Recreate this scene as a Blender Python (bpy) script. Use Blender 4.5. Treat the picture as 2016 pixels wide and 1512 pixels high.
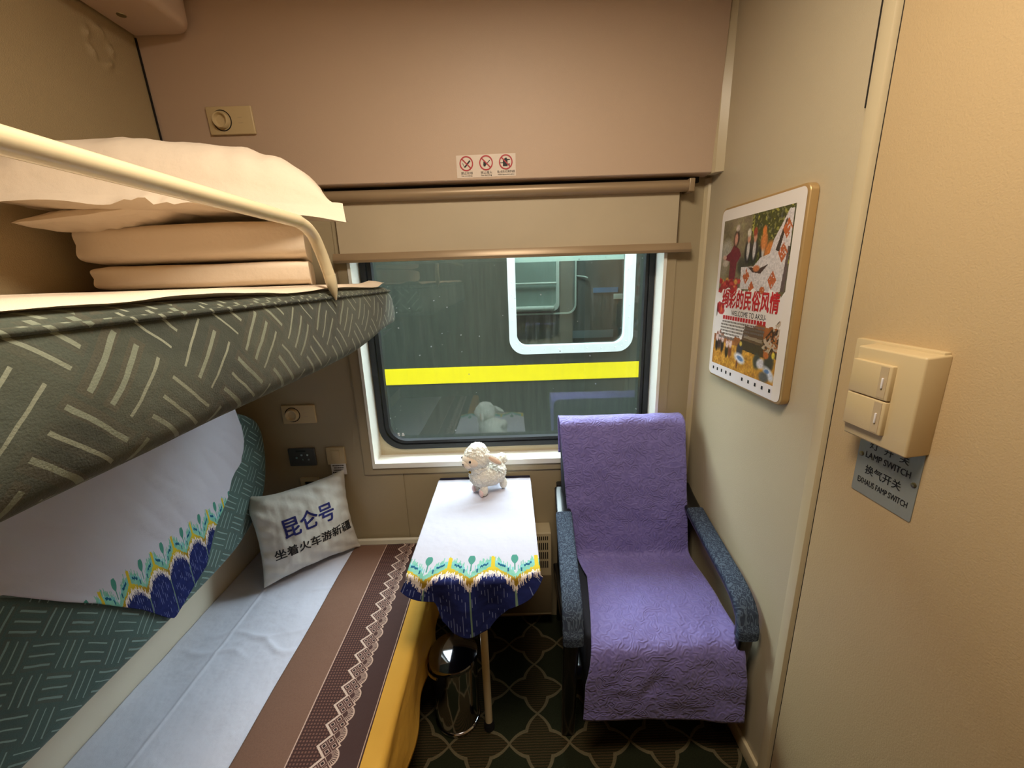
import bpy, bmesh, math, random
import numpy as np
from math import sin, cos, pi, radians, sqrt
from mathutils import Vector, Matrix, noise

for _o in list(bpy.data.objects):
    bpy.data.objects.remove(_o, do_unlink=True)
scene = bpy.context.scene
COL = scene.collection

# ------------------------------------------------------------------ camera
CAM_H = 1.58
def camera_rows(pitch, yaw, roll):
    f = Vector((sin(yaw)*cos(pitch), cos(yaw)*cos(pitch), -sin(pitch)))
    r = Vector((cos(yaw), -sin(yaw), 0)); d = f.cross(r)
    return cos(roll)*r + sin(roll)*d, -sin(roll)*r + cos(roll)*d, f
_r, _d, _f = camera_rows(radians(14.554), radians(-0.05), radians(1.86))
cam_data = bpy.data.cameras.new('camera'); cam = bpy.data.objects.new('camera', cam_data); COL.objects.link(cam)
cam_data.sensor_width = 36.0; cam_data.lens = 800/2016*36.0; cam_data.clip_start = 0.01; cam_data.clip_end = 100
M_ = Matrix.Identity(4)
for i in range(3):
    M_[i][0] = _r[i]; M_[i][1] = -_d[i]; M_[i][2] = -_f[i]
M_.translation = (0, 0, CAM_H)
cam.matrix_world = M_
scene.camera = cam

# ------------------------------------------------------------------ world, lamps, exposure
scene.view_settings.view_transform = 'Standard'; scene.view_settings.look = 'None'
scene.view_settings.gamma = 1.0; scene.view_settings.use_curve_mapping = False
scene.view_settings.exposure = 0.12
world = bpy.data.worlds.new('overcast'); scene.world = world; world.use_nodes = True
_bg = world.node_tree.nodes['Background']
_bg.inputs['Color'].default_value = (0.82, 0.92, 1.0, 1); _bg.inputs['Strength'].default_value = 19.5

def area_light(name, loc, rot, size, power, color, shape='DISK', size_y=None, portal=False):
    l = bpy.data.lights.new(name, 'AREA'); l.shape = shape; l.size = size
    if size_y: l.size_y = size_y
    l.energy = power; l.color = color
    if portal: l.cycles.is_portal = True
    o = bpy.data.objects.new(name, l); COL.objects.link(o); o.location = loc; o.rotation_euler = rot
    return o
area_light('ceiling_lamp_light', (0.0, 0.48, 2.455), (0, 0, 0), 0.5, 21.5, (1.0, 0.86, 0.69))
area_light('window_portal', (0.0, 1.80, 1.28), (radians(-90), 0, 0), 1.2, 1.0, (1, 1, 1), 'RECTANGLE', 0.9, True)

XL, XR, YW, ZC, YB = -1.155, 0.745, 1.62, 2.50, -0.60

# ------------------------------------------------------------------ helpers
def lin(c):
    c = c/255.0
    return c/12.92 if c <= 0.04045 else ((c+0.055)/1.055)**2.4
def C(r, g, b): return (lin(r), lin(g), lin(b))

class S:
    """a node socket (or a number) with arithmetic"""
    def __init__(s, nt, v): s.nt, s.v = nt, v
    def _n(s, op, *a):
        n = s.nt.nodes.new('ShaderNodeMath'); n.operation = op
        for i, x in enumerate((s,)+a):
            x = x.v if isinstance(x, S) else x
            if isinstance(x, (int, float)): n.inputs[i].default_value = x
            else: s.nt.links.new(x, n.inputs[i])
        return S(s.nt, n.outputs[0])
    def __add__(s, o): return s._n('ADD', o)
    __radd__ = __add__
    def __sub__(s, o): return s._n('SUBTRACT', o)
    def __rsub__(s, o): return (s*-1.0)+o
    def __mul__(s, o): return s._n('MULTIPLY', o)
    __rmul__ = __mul__
    def __truediv__(s, o): return s._n('DIVIDE', o)
    def abs(s): return s._n('ABSOLUTE')
    def floor(s): return s._n('FLOOR')
    def fract(s): return s._n('FRACT')
    def sin(s): return s._n('SINE')
    def lt(s, o): return s._n('LESS_THAN', o)
    def gt(s, o): return s._n('GREATER_THAN', o)
    def min(s, o): return s._n('MINIMUM', o)
    def max(s, o): return s._n('MAXIMUM', o)
    def sqrt(s): return s._n('SQRT')
    def mod2(s): return (s*0.5).fract()*2.0
    def atan2(s, o): return s._n('ARCTAN2', o)
    def sel(s, a, b):  # s ? a : b
        return b + s*(a-b) if not isinstance(a, S) or True else None

def mixc(nt, fac, a, b):
    n = nt.nodes.new('ShaderNodeMix'); n.data_type = 'RGBA'
    for x, i in ((fac, 0), (a, 6), (b, 7)):
        if isinstance(x, S): nt.links.new(x.v, n.inputs[i])
        elif isinstance(x, tuple): n.inputs[i].default_value = (*x[:3], 1)
        elif isinstance(x, (int, float)): n.inputs[i].default_value = x
        else: nt.links.new(x, n.inputs[i])
    return n.outputs[2]
def coords(nt, kind='UV'):
    t = nt.nodes.new('ShaderNodeTexCoord'); s = nt.nodes.new('ShaderNodeSeparateXYZ')
    nt.links.new(t.outputs[kind], s.inputs[0])
    return S(nt, s.outputs[0]), S(nt, s.outputs[1]), S(nt, s.outputs[2])
def comb(nt, x, y, z=0.0):
    n = nt.nodes.new('ShaderNodeCombineXYZ')
    for i, a in enumerate((x, y, z)):
        if isinstance(a, S): nt.links.new(a.v, n.inputs[i])
        else: n.inputs[i].default_value = a
    return n.outputs[0]
def tex_noise(nt, scale, vec=None, detail=2.0, kind='Object', rough=0.5):
    n = nt.nodes.new('ShaderNodeTexNoise'); n.inputs['Scale'].default_value = scale
    n.inputs['Detail'].default_value = detail; n.inputs['Roughness'].default_value = rough
    if vec is None:
        t = nt.nodes.new('ShaderNodeTexCoord'); vec = t.outputs[kind]
    nt.links.new(vec, n.inputs['Vector'])
    return S(nt, n.outputs[0])
def tex_white(nt, s):
    n = nt.nodes.new('ShaderNodeTexWhiteNoise'); n.noise_dimensions = '1D'
    nt.links.new(s.v, n.inputs['W']); return S(nt, n.outputs[0])

MATS = {}
def mat(name, col, rough=0.6, metal=0.0, bump=None, var=0.0, vscale=6.0, spec=0.5, sheen=0.0, bumpfn=None, coat=0.0, sub=0.0):
    m = bpy.data.materials.new(name); m.use_nodes = True; nt = m.node_tree
    b = nt.nodes['Principled BSDF']
    b.inputs['Roughness'].default_value = rough; b.inputs['Metallic'].default_value = metal
    b.inputs['Specular IOR Level'].default_value = spec; b.inputs['Coat Weight'].default_value = coat
    if sheen: b.inputs['Sheen Weight'].default_value = sheen; b.inputs['Sheen Roughness'].default_value = 0.5
    if callable(col):
        nt.links.new(col(nt), b.inputs['Base Color'])
    else:
        if var:
            n = tex_noise(nt, vscale, detail=4.0)
            c = mixc(nt, (n-0.5)*2.2+0.5, tuple(x*(1-var) for x in col), tuple(min(1, x*(1+var)) for x in col))
            nt.links.new(c, b.inputs['Base Color'])
        else:
            b.inputs['Base Color'].default_value = (*col, 1)
    h = None
    if bumpfn: h = bumpfn(nt)
    for sc, st in (bump or []):
        n = tex_noise(nt, sc, detail=3.0)*st
        h = n if h is None else h+n
    if h is not None:
        bp = nt.nodes.new('ShaderNodeBump'); bp.inputs['Strength'].default_value = 1.0; bp.inputs['Distance'].default_value = 1.0
        nt.links.new(h.v, bp.inputs['Height']); nt.links.new(bp.outputs[0], b.inputs['Normal'])
    MATS[name] = m
    return m

ORG = {}
def tag(o, label=None, cat=None, group=None, kind=None):
    if label: o['label'] = label
    if cat: o['category'] = cat
    if group: o['group'] = group
    if kind: o['kind'] = kind
    return o
def thing(name, label, cat, loc, group=None, kind=None):
    o = bpy.data.objects.new(name, None); COL.objects.link(o); o.location = loc; o.empty_display_size = 0.05
    ORG[o] = Vector(loc)
    return tag(o, label, cat, group, kind)
def box_uv(bm):
    uv = bm.loops.layers.uv.verify()
    for f in bm.faces:
        n = f.normal; k = max(range(3), key=lambda i: abs(n[i]))
        for l in f.loops:
            p = l.vert.co
            l[uv].uv = (p.y, p.z) if k == 0 else ((p.x, p.z) if k == 1 else (p.y, 1.107-p.x))
def obj(name, bm, m, parent=None, smooth=True, uv=False, loc=None, label=None, angle=40):
    bm.normal_update()
    if uv: box_uv(bm)
    if parent is not None: org = ORG[parent]
    else: org = Vector(loc) if loc is not None else Vector((0, 0, 0))
    me = bpy.data.meshes.new(name)
    bmesh.ops.translate(bm, verts=bm.verts, vec=-org)
    bm.to_mesh(me); bm.free()
    if m is not None:
        for mm in (m if isinstance(m, (list, tuple)) else [m]): me.materials.append(mm)
    if smooth:
        me.polygons.foreach_set('use_smooth', [True]*len(me.polygons))
        me.set_sharp_from_angle(angle=radians(angle))
    o = bpy.data.objects.new(name, me); COL.objects.link(o)
    if parent is not None: o.parent = parent
    else: o.location = org
    ORG[o] = org
    if label: o['label'] = label
    return o
def struct(name, bm, m, **k):
    o = obj(name, bm, m, **k); o['kind'] = 'structure'; return o
def solidify(o, t, off=-1.0):
    md = o.modifiers.new('thickness', 'SOLIDIFY'); md.thickness = t; md.offset = off; return o
def subsurf(o, n=1):
    md = o.modifiers.new('smooth', 'SUBSURF'); md.levels = n; md.render_levels = n; return o

def join(bm, other):
    me = bpy.data.meshes.new('t'); other.to_mesh(me); other.free(); bm.from_mesh(me); bpy.data.meshes.remove(me)
def B(): return bmesh.new()
def box(x0, x1, y0, y1, z0, z1, bev=0.0, seg=3, bm=None, M=None):
    t = bmesh.new()
    r = bmesh.ops.create_cube(t, size=1.0)
    for v in t.verts:
        v.co = Vector(((x0+x1)/2+v.co.x*(x1-x0), (y0+y1)/2+v.co.y*(y1-y0), (z0+z1)/2+v.co.z*(z1-z0)))
    if bev: bmesh.ops.bevel(t, geom=list(t.edges), offset=bev, segments=seg, profile=0.5, affect='EDGES', clamp_overlap=True)
    if M is not None: bmesh.ops.transform(t, matrix=M, verts=t.verts)
    if bm is None: return t
    join(bm, t); return bm
def slice_bm(bm, axis, vals):
    n = [Vector((1, 0, 0)), Vector((0, 1, 0)), Vector((0, 0, 1))][axis]
    for v in vals:
        bmesh.ops.bisect_plane(bm, geom=bm.verts[:]+bm.edges[:]+bm.faces[:], plane_co=n*v, plane_no=n)
    return bm
def prism(pts, axis, a0, a1, bev=0.0, seg=3, bm=None):
    """outline of 2D points extruded along axis from a0 to a1"""
    t = bmesh.new()
    def P(p, a):
        return [Vector((a, p[0], p[1])), Vector((p[0], a, p[1])), Vector((p[0], p[1], a))][axis]
    lo = [t.verts.new(P(p, a0)) for p in pts]; hi = [t.verts.new(P(p, a1)) for p in pts]
    n = len(pts)
    f1 = t.faces.new(lo); f2 = t.faces.new(hi[::-1])
    for i in range(n): t.faces.new((lo[i], hi[i], hi[(i+1) % n], lo[(i+1) % n]))
    bmesh.ops.recalc_face_normals(t, faces=t.faces)
    if bev:
        ed = list(set(list(f1.edges)+list(f2.edges)))
        bmesh.ops.bevel(t, geom=ed, offset=bev, segments=seg, profile=0.5, affect='EDGES', clamp_overlap=True)
    if bm is None: return t
    join(bm, t); return bm
def rrect(x0, x1, y0, y1, r, n=6):
    pts = []
    for cx, cy, a in ((x1-r, y1-r, 0), (x0+r, y1-r, 90), (x0+r, y0+r, 180), (x1-r, y0+r, 270)):
        for i in range(n+1):
            t = radians(a+90*i/n); pts.append((cx+r*cos(t), cy+r*sin(t)))
    return pts
def ring(outer, inner, axis, a0, a1, bev=0.0):
    """frame between two outlines with the same number of points"""
    t = bmesh.new()
    def P(p, a): return [Vector((a, p[0], p[1])), Vector((p[0], a, p[1])), Vector((p[0], p[1], a))][axis]
    L = [[t.verts.new(P(p, a)) for p in o] for o in (outer, inner) for a in (a0, a1)]
    n = len(outer)
    for i in range(n):
        j = (i+1) % n
        for a, b in ((0, 1), (1, 3), (3, 2), (2, 0)):
            t.faces.new((L[a][i], L[a][j], L[b][j], L[b][i]))
    bmesh.ops.recalc_face_normals(t, faces=t.faces)
    return t
def tube(path, r, n=16, bm=None, caps=True, rad=None):
    t = bmesh.new(); P = [Vector(p) for p in path]; rings = []
    prev = None
    for i, p in enumerate(P):
        d = (P[min(i+1, len(P)-1)]-P[max(i-1, 0)]).normalized()
        if prev is None:
            u = d.orthogonal().normalized()
        else:
            u = (prev - d*prev.dot(d)).normalized()
        prev = u; w = d.cross(u)
        rr = rad[i] if rad else r
        rings.append([t.verts.new(p+u*rr*cos(2*pi*k/n)+w*rr*sin(2*pi*k/n)) for k in range(n)])
    for a, b in zip(rings, rings[1:]):
        for k in range(n): t.faces.new((a[k], a[(k+1) % n], b[(k+1) % n], b[k]))
    if caps: t.faces.new(rings[0][::-1]); t.faces.new(rings[-1])
    bmesh.ops.recalc_face_normals(t, faces=t.faces)
    if bm is None: return t
    join(bm, t); return bm
def smooth_path(pts, n=8):
    """Catmull-Rom through the points"""
    P = [Vector(p) for p in pts]; out = []
    for i in range(len(P)-1):
        p0, p1, p2, p3 = P[max(i-1, 0)], P[i], P[i+1], P[min(i+2, len(P)-1)]
        for k in range(n):
            t = k/n
            out.append(0.5*((2*p1)+(-p0+p2)*t+(2*p0-5*p1+4*p2-p3)*t*t+(-p0+3*p1-3*p2+p3)*t**3))
    out.append(P[-1]); return out
def lathe(profile, c, n=40, axis=2, bm=None):
    t = bmesh.new(); c = Vector(c); rings = []
    for r, h in profile:
        row = []
        for k in range(n):
            a = 2*pi*k/n
            if axis == 2: p = Vector((r*cos(a), r*sin(a), h))
            elif axis == 1: p = Vector((r*cos(a), h, r*sin(a)))
            else: p = Vector((h, r*cos(a), r*sin(a)))
            row.append(t.verts.new(c+p))
        rings.append(row)
    for a, b in zip(rings, rings[1:]):
        for k in range(n): t.faces.new((a[k], a[(k+1) % n], b[(k+1) % n], b[k]))
    if profile[0][0] > 1e-5: t.faces.new(rings[0])
    if profile[-1][0] > 1e-5: t.faces.new(rings[-1])
    bmesh.ops.remove_doubles(t, verts=t.verts, dist=1e-6)
    bmesh.ops.recalc_face_normals(t, faces=t.faces)
    if bm is None: return t
    join(bm, t); return bm
def grid(fn, nu, nv):
    """fn(u, v) -> (x, y, z, U, V)"""
    t = bmesh.new(); uv = t.loops.layers.uv.verify(); V = []; T = []
    for j in range(nv+1):
        for i in range(nu+1):
            q = fn(i/nu, j/nv); V.append(t.verts.new(q[:3])); T.append(q[3:5])
    w = nu+1
    for j in range(nv):
        for i in range(nu):
            ids = (j*w+i, j*w+i+1, (j+1)*w+i+1, (j+1)*w+i)
            f = t.faces.new([V[k] for k in ids])
            for l, k in zip(f.loops, ids): l[uv].uv = T[k]
    return t
def ellipsoid(c, r, M=None, sub=3, bm=None):
    t = bmesh.new(); bmesh.ops.create_icosphere(t, subdivisions=sub, radius=1.0)
    for v in t.verts: v.co = Vector((v.co.x*r[0], v.co.y*r[1], v.co.z*r[2]))
    if M is not None: bmesh.ops.transform(t, matrix=M, verts=t.verts)
    bmesh.ops.translate(t, verts=t.verts, vec=Vector(c))
    if bm is None: return t
    join(bm, t); return bm
def ease(a, b, x):
    t = max(0.0, min(1.0, (x-a)/(b-a))); return t*t*(3-2*t)
def interp(x, xs, ys):
    return float(np.interp(x, xs, ys))
def nz(x, y, z=0.0): return noise.noise(Vector((x, y, z)))

def text_bm(body, w, h, bold=0.0, ext=0.0, fit='both'):
    d = bold*h
    t = _text_bm(body, w-2*d, h-2*d, 0.0, ext, fit)
    if bold:
        src = t.copy(); t.clear()
        for k in range(6):
            c = src.copy(); bmesh.ops.translate(c, verts=c.verts, vec=(d*cos(k*pi/3), d*sin(k*pi/3), k*4e-5)); join(t, c)
        bmesh.ops.translate(src, verts=src.verts, vec=(0, 0, 3e-4)); join(t, src)
    return t
def _text_bm(body, w, h, bold=0.0, ext=0.0, fit='both'):
    """flat letters centred on the origin in XY, fitted to w x h"""
    cu = bpy.data.curves.new('t', 'FONT'); cu.body = body; cu.size = 1.0; cu.align_x = 'CENTER'
    cu.resolution_u = 3; cu.extrude = ext
    o = bpy.data.objects.new('t', cu); COL.objects.link(o)
    dg = bpy.context.evaluated_depsgraph_get(); dg.update()
    me = bpy.data.meshes.new_from_object(o.evaluated_get(dg))
    bpy.data.objects.remove(o); bpy.data.curves.remove(cu)
    t = bmesh.new(); t.from_mesh(me); bpy.data.meshes.remove(me)
    if not t.verts: return t
    xs = [v.co.x for v in t.verts]; ys = [v.co.y for v in t.verts]
    cx, cy = (min(xs)+max(xs))/2, (min(ys)+max(ys))/2
    sx = w/max(1e-6, max(xs)-min(xs)); sy = h/max(1e-6, max(ys)-min(ys))
    if fit == 'w': sy = sx
    if fit == 'h': sx = sy
    for v in t.verts: v.co = Vector(((v.co.x-cx)*sx, (v.co.y-cy)*sy, v.co.z))
    return t
def frame_matrix(o, ex, ey):
    ex = Vector(ex).normalized(); ey = Vector(ey).normalized(); n = ex.cross(ey)
    m = Matrix.Identity(4)
    for i in range(3): m[i][0], m[i][1], m[i][2] = ex[i], ey[i], n[i]
    m.translation = Vector(o); return m
def put(bm, M): bmesh.ops.transform(bm, matrix=M, verts=bm.verts); return bm
def flat_quads(rects, z=0.0):
    t = bmesh.new()
    for x0, x1, y0, y1 in rects:
        t.faces.new([t.verts.new((x, y, z)) for x, y in ((x0, y0), (x1, y0), (x1, y1), (x0, y1))])
    return t

# ------------------------------------------------------------------ patterned materials
def weave_color(cell, base_a, base_b, line_a, line_b):
    def fn(nt):
        u, v, _ = coords(nt, 'UV')
        n1 = tex_noise(nt, 14.0, comb(nt, u, v), 2.0)-0.5
        u2, v2 = u+n1*0.010, v+(tex_noise(nt, 8.0, comb(nt, v, u), 2.0)-0.5)*0.010
        r = (u2+v2)*(0.7071/cell); s = (v2-u2)*(0.7071/cell)
        par = (r.floor()+s.floor()).mod2().gt(0.5)
        fr, fs = r.fract(), s.fract()
        a = par*fr+(1.0-par)*fs; b = par*fs+(1.0-par)*fr
        d = (b-0.2).abs().min((b-0.5).abs()).min((b-0.8).abs())
        w = tex_white(nt, r.floor()*3.1+s.floor()*7.7+(b*3.0).floor()*1.3)
        line = d.lt(0.017+w*0.020)*a.gt(0.06)*a.lt(0.93)
        wide = ((b*3.0).fract()-0.5).abs().lt(0.3)
        big = tex_noise(nt, 9.0, comb(nt, u, v), 3.0)
        base = mixc(nt, (big-0.5)*2.5+0.5, base_a, base_b)
        blot = tex_noise(nt, 3.4, comb(nt, u, v, 4.0), 2.0)
        base = mixc(nt, ((blot-0.54)*9.0).max(0.0).min(0.65), base, tuple(x*0.42 for x in base_a))
        base2 = mixc(nt, wide*w*0.22, base, C(108, 92, 72))
        fuzz = tex_noise(nt, 420.0, comb(nt, u, v), 2.0)
        lc = mixc(nt, w, line_a, line_b)
        out = mixc(nt, line*(0.55+fuzz*0.6), base2, lc)
        return mixc(nt, (fuzz-0.5)*0.8+0.12, out, tuple(x*0.35 for x in base_a))
    return fn
def weave_bump(nt):
    u, v, _ = coords(nt, 'UV')
    return tex_noise(nt, 420.0, comb(nt, u, v), 2.0)*0.0005+tex_noise(nt, 30.0, comb(nt, u, v), 2.0)*0.002
M_bunk = mat('olive_weave_upholstery', weave_color(0.088, C(82, 90, 80), C(76, 80, 66), C(158, 164, 144), C(134, 144, 126)), 0.9, bumpfn=weave_bump, sheen=0.15, spec=0.2)
M_pad = mat('teal_weave_upholstery', weave_color(0.062, C(84, 110, 106), C(78, 100, 98), C(160, 188, 182), C(140, 170, 166)), 0.9, bumpfn=weave_bump, sheen=0.15, spec=0.2)

NAVY = C(24, 32, 92)
def ikat_color(nt):
    """U in pattern repeats, V downward in repeat-free units (0 at the top of the border)"""
    u, v, _ = coords(nt, 'UV')
    col_ = (u*44.0).floor(); w1 = tex_white(nt, col_); w2 = tex_white(nt, col_+71.3); w3 = tex_white(nt, (u*90.0).floor()+13.7)
    f = u.fract(); c = (f-0.5).abs()*2.0                  # 0 at the fan, 1 at the ochre column
    k = 1.0-c
    vv = v+(w1-0.5)*0.014
    # outlines
    top = 0.004+k*k*0.062                                   # white / teal
    teal_end = 0.040+k*0.052                                # teal / ochre
    ochre_end = 0.064+k*k*0.048                             # ochre / white fringe
    white_end = 0.080+k*k*0.048                             # fringe / navy
    white = C(196, 195, 209)
    t_teal = (v+(w1-0.6)*0.03).gt(top)
    t_och = ((v+(w2-0.5)*0.006).gt(teal_end)).max(((v+(w2-0.5)*0.006).gt(0.0))*(c.gt(0.91)))
    t_wh = (v+(w1-0.5)*0.016).gt(ochre_end)
    t_nv = (v+(w3-0.5)*0.022).gt(white_end)
    teal = mixc(nt, tex_noise(nt, 6.0, comb(nt, u, v*8.0)), C(86, 158, 140), C(150, 206, 186))
    out = mixc(nt, t_teal, white, teal)
    # light echo in the teal and dark blue arrows
    echo = ((v-(0.020+k*0.040)).abs()).lt(0.007)*t_teal
    out = mixc(nt, echo*0.45, out, C(120, 196, 214))
    arrow = ((v-(0.024+k*0.036)+(w2-0.5)*0.006).abs().lt(0.0045))*(c.gt(0.42))*(c.lt(0.78))
    out = mixc(nt, arrow, out, C(24, 86, 120))
    drop2 = (c-0.30).abs().lt(0.035)*v.gt(0.052)*v.lt(0.068)
    out = mixc(nt, drop2, out, C(24, 86, 120))
    # the fan
    dv = (v-0.011)
    fan = (c-(0.17-dv*dv*270.0).max(0.03)).lt(0.0)*v.gt(-0.006)*v.lt(0.062)
    out = mixc(nt, fan, out, C(74, 142, 128))
    out = mixc(nt, t_och, out, mixc(nt, (v-0.05)*20.0, C(206, 182, 48), C(150, 120, 36)))  # ochre darkens downward: fold shading put into the colour
    out = mixc(nt, t_wh, out, C(226, 214, 206))
    nv = mixc(nt, tex_noise(nt, 5.0, comb(nt, u, v*9.0)), C(15, 20, 66), C(38, 50, 116))
    dash = ((u*14.0).fract()-0.5).abs().lt(0.10)*tex_noise(nt, 1.0, comb(nt, (u*14.0).floor()*3.7, v*38.0), 0.0).gt(0.58)
    nv2 = mixc(nt, dash*0.75, nv, C(128, 142, 190))
    stem = c.lt(0.035)
    nv3 = mixc(nt, stem*0.8, nv2, C(120, 148, 120))
    out = mixc(nt, t_nv, out, nv3)
    return out
def cloth_bump(sc1=9.0, s1=0.006, sc2=700.0, s2=0.0003):
    def fn(nt):
        a, b, c = coords(nt, 'Object')
        return tex_noise(nt, sc1, None, 3.0)*s1+tex_noise(nt, sc2, None, 1.0)*s2
    return fn
M_ikat = mat('white_cloth_ikat_border', ikat_color, 0.85, bumpfn=cloth_bump(10.0, 0.006), spec=0.2)

def runner_color(nt):
    """U across the bed in metres from the inner edge, V along the bed in metres"""
    u, v, _ = coords(nt, 'UV')
    P = 0.0515
    brown, dark, pale = C(124, 92, 76), C(70, 44, 38), C(205, 176, 160)
    n = tex_noise(nt, 260.0, comb(nt, u, v), 2.0)
    t = (v/P).fract()-0.5                                   # diamond centres at t = 0
    s = (u-0.198)/P
    # dotted band
    gx, gy = (u*118.0).fract()-0.5, (v*118.0).fract()-0.5
    dots = gx.abs().max(gy.abs()).lt(0.27)
    band = mixc(nt, dots, C(64, 36, 32), C(118, 82, 70))
    out = mixc(nt, u.gt(0.140), brown, band)
    dark_n = mixc(nt, n, C(60, 38, 36), C(78, 52, 48))
    zig = s-(0.02+t.abs()*1.0)
    out = mixc(nt, zig.gt(0.0), out, dark_n)
    # diamonds
    ds = s-0.56
    d1 = ds+t; d2 = ds-t
    dia = d1.abs().max(d2.abs())
    q1 = (d1.abs()-0.25).abs(); q2 = (d2.abs()-0.25).abs()
    sq = q1.max(q2)
    box_l = (sq-0.115).abs().lt(0.028)
    sq_dark = sq.lt(0.09)
    cross_l = d1.abs().min(d2.abs()).lt(0.025)
    dcol = mixc(nt, box_l.max(cross_l*0.6), C(84, 52, 46), C(190, 160, 148))
    dcol = mixc(nt, sq_dark, dcol, C(40, 24, 24))
    out = mixc(nt, dia.lt(0.5), out, dcol)
    # fans between the diamonds
    t2 = (v/P+0.5).fract()-0.5
    fs = s-0.66
    rad = (fs*fs*0.75+t2*t2).sqrt()
    ang = t2.atan2(fs)
    spokes = (ang*5.2).fract().lt(0.42)*rad.gt(0.2)
    infan = rad.lt(0.50)*fs.gt(t2.abs()*0.85-0.06)*dia.gt(0.5)
    fcol = mixc(nt, (spokes*rad.lt(0.44)).max((rad-0.47).abs().lt(0.035)), C(78, 50, 46), pale)
    out = mixc(nt, infan, out, fcol)
    # the pale zigzag outlines on both sides
    line1 = (s-(0.0+t.abs())).abs().lt(0.075)
    out = mixc(nt, line1, out, C(214, 190, 176))
    line2 = (s-(1.10-t.abs())).abs().lt(0.05)*(1.0-infan)
    out = mixc(nt, line2, out, pale)
    # stitched lines
    out = mixc(nt, (u-0.1385).abs().lt(0.0014), out, pale)
    out = mixc(nt, (u-0.316).abs().lt(0.0012), out, C(190, 160, 140))
    return mixc(nt, (n-0.5)*0.5+0.05, out, C(46, 28, 26))
M_runner = mat('brown_runner_lattice_border', runner_color, 0.7, bumpfn=cloth_bump(12.0, 0.003, 900.0, 0.0003), sheen=0.1, spec=0.3)

def carpet_color(nt):
    x, y, _ = coords(nt, 'Object')
    n1 = tex_noise(nt, 40.0, None, 2.0)-0.5
    p = (x-0.0545)/0.2115; q = (y-1.0625)/0.2005
    # quatrefoils on a chequered lattice
    a1 = (p+0.5).fract()*2.0-1.0; b1 = (q+0.5).fract()*2.0-1.0
    f = (0.44-0.44*a1.abs()._n('POWER', 3.0)-b1.abs()).max(0.44-0.44*b1.abs()._n('POWER', 3.0)-a1.abs())
    fuzz = tex_noise(nt, 300.0, None, 2.0)
    line = (f+n1*0.02).abs().lt(0.058)
    inside = f.gt(0.0)
    ribs = ((y+n1*0.003)*118.0).fract().lt(0.5)
    rib_c = mixc(nt, ribs, C(46, 46, 27), C(84, 66, 42))
    par = ((p+0.5).floor()+(q+0.5).floor()*0.0).mod2().lt(0.5)
    ins = mixc(nt, 0.75, C(46, 46, 27), rib_c)
    out = mixc(nt, inside, C(40, 44, 27), ins)
    out = mixc(nt, line*(0.55+fuzz*0.5), out, C(126, 114, 86))
    return mixc(nt, (fuzz-0.5)*1.2+0.15, out, C(20, 20, 12))
def carpet_bump(nt): return tex_noise(nt, 500.0, None, 2.0)*0.004
M_carpet = mat('olive_quatrefoil_carpet', carpet_color, 0.95, bumpfn=carpet_bump, spec=0.15)

def contour(nt, scale, k, seed=0.0):
    u, v, _ = coords(nt, 'UV')
    n = tex_noise(nt, scale, comb(nt, u, v, seed), 1.0)
    return ((n*k).fract()-0.5).abs()*2.0
def brocade_h(nt): return contour(nt, 26.0, 7.0)
def throw_color(nt):
    h = brocade_h(nt); u, v, _ = coords(nt, 'UV')
    n = tex_noise(nt, 5.0, comb(nt, u, v), 2.0)
    a = mixc(nt, n, C(116, 107, 172), C(127, 118, 186))
    return mixc(nt, h.gt(0.55)*0.22, a, C(154, 145, 210))
def throw_bump(nt):
    h = brocade_h(nt); u, v, _ = coords(nt, 'UV')
    fold = ((u-0.5).abs().lt(0.006)).max((v*2.7+0.0).fract().lt(0.012))
    return h*0.0014+tex_noise(nt, 13.0, comb(nt, u, v), 3.0)*0.016+fold*-0.001
M_throw = mat('purple_brocade', throw_color, 0.62, bumpfn=throw_bump, sheen=0.25, spec=0.35)

def arm_color(nt):
    u, v, _ = coords(nt, 'UV')
    n = tex_noise(nt, 200.0, comb(nt, u, v), 2.0)
    h = contour(nt, 55.0, 6.0, 3.0)
    c = mixc(nt, h.gt(0.62)*0.6, C(52, 62, 80), C(98, 114, 132))
    return mixc(nt, (n-0.5)+0.1, c, C(30, 36, 46))
M_arm = mat('slate_blue_brocade', arm_color, 0.8, bumpfn=lambda nt: tex_noise(nt, 300.0, None, 2.0)*0.001, spec=0.25)

# ------------------------------------------------------------------ plain materials
M_train_own = mat('dark_green_carriage_side', C(34, 42, 39), 0.5, var=0.1)
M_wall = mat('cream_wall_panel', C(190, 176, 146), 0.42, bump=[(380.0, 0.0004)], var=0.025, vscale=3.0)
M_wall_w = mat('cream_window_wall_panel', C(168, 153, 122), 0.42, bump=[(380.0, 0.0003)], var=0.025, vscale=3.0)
M_wall_l = mat('textured_cream_wall', C(168, 149, 113), 0.5, bump=[(330.0, 0.0012)], var=0.03, vscale=3.0)
M_wall_r = mat('textured_cream_cabin_wall', C(194, 168, 126), 0.5, spec=0.3, bump=[(300.0, 0.0006)], var=0.02, vscale=3.0)
M_val = mat('pinkish_cream_panel', C(196, 171, 147), 0.5, spec=0.3, bump=[(420.0, 0.0003)], var=0.02, vscale=2.0)
M_trim = mat('cream_trim', C(200, 184, 148), 0.35, var=0.02)
M_ceil = mat('ceiling_low_bounce', C(150, 134, 114), 0.6, var=0.01)  # unseen ceiling coloured darker to lower the bounced light
M_gap = mat('dark_gap', C(26, 19, 13), 0.9, var=0.1)
M_edge_shade = mat('blind_edge_shade', C(120, 102, 76), 0.8, var=0.1)
M_white_frame = mat('white_window_frame', C(236, 234, 224), 0.32, var=0.015)
M_rubber = mat('black_rubber', C(26, 27, 32), 0.45, var=0.15, vscale=30)
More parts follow.
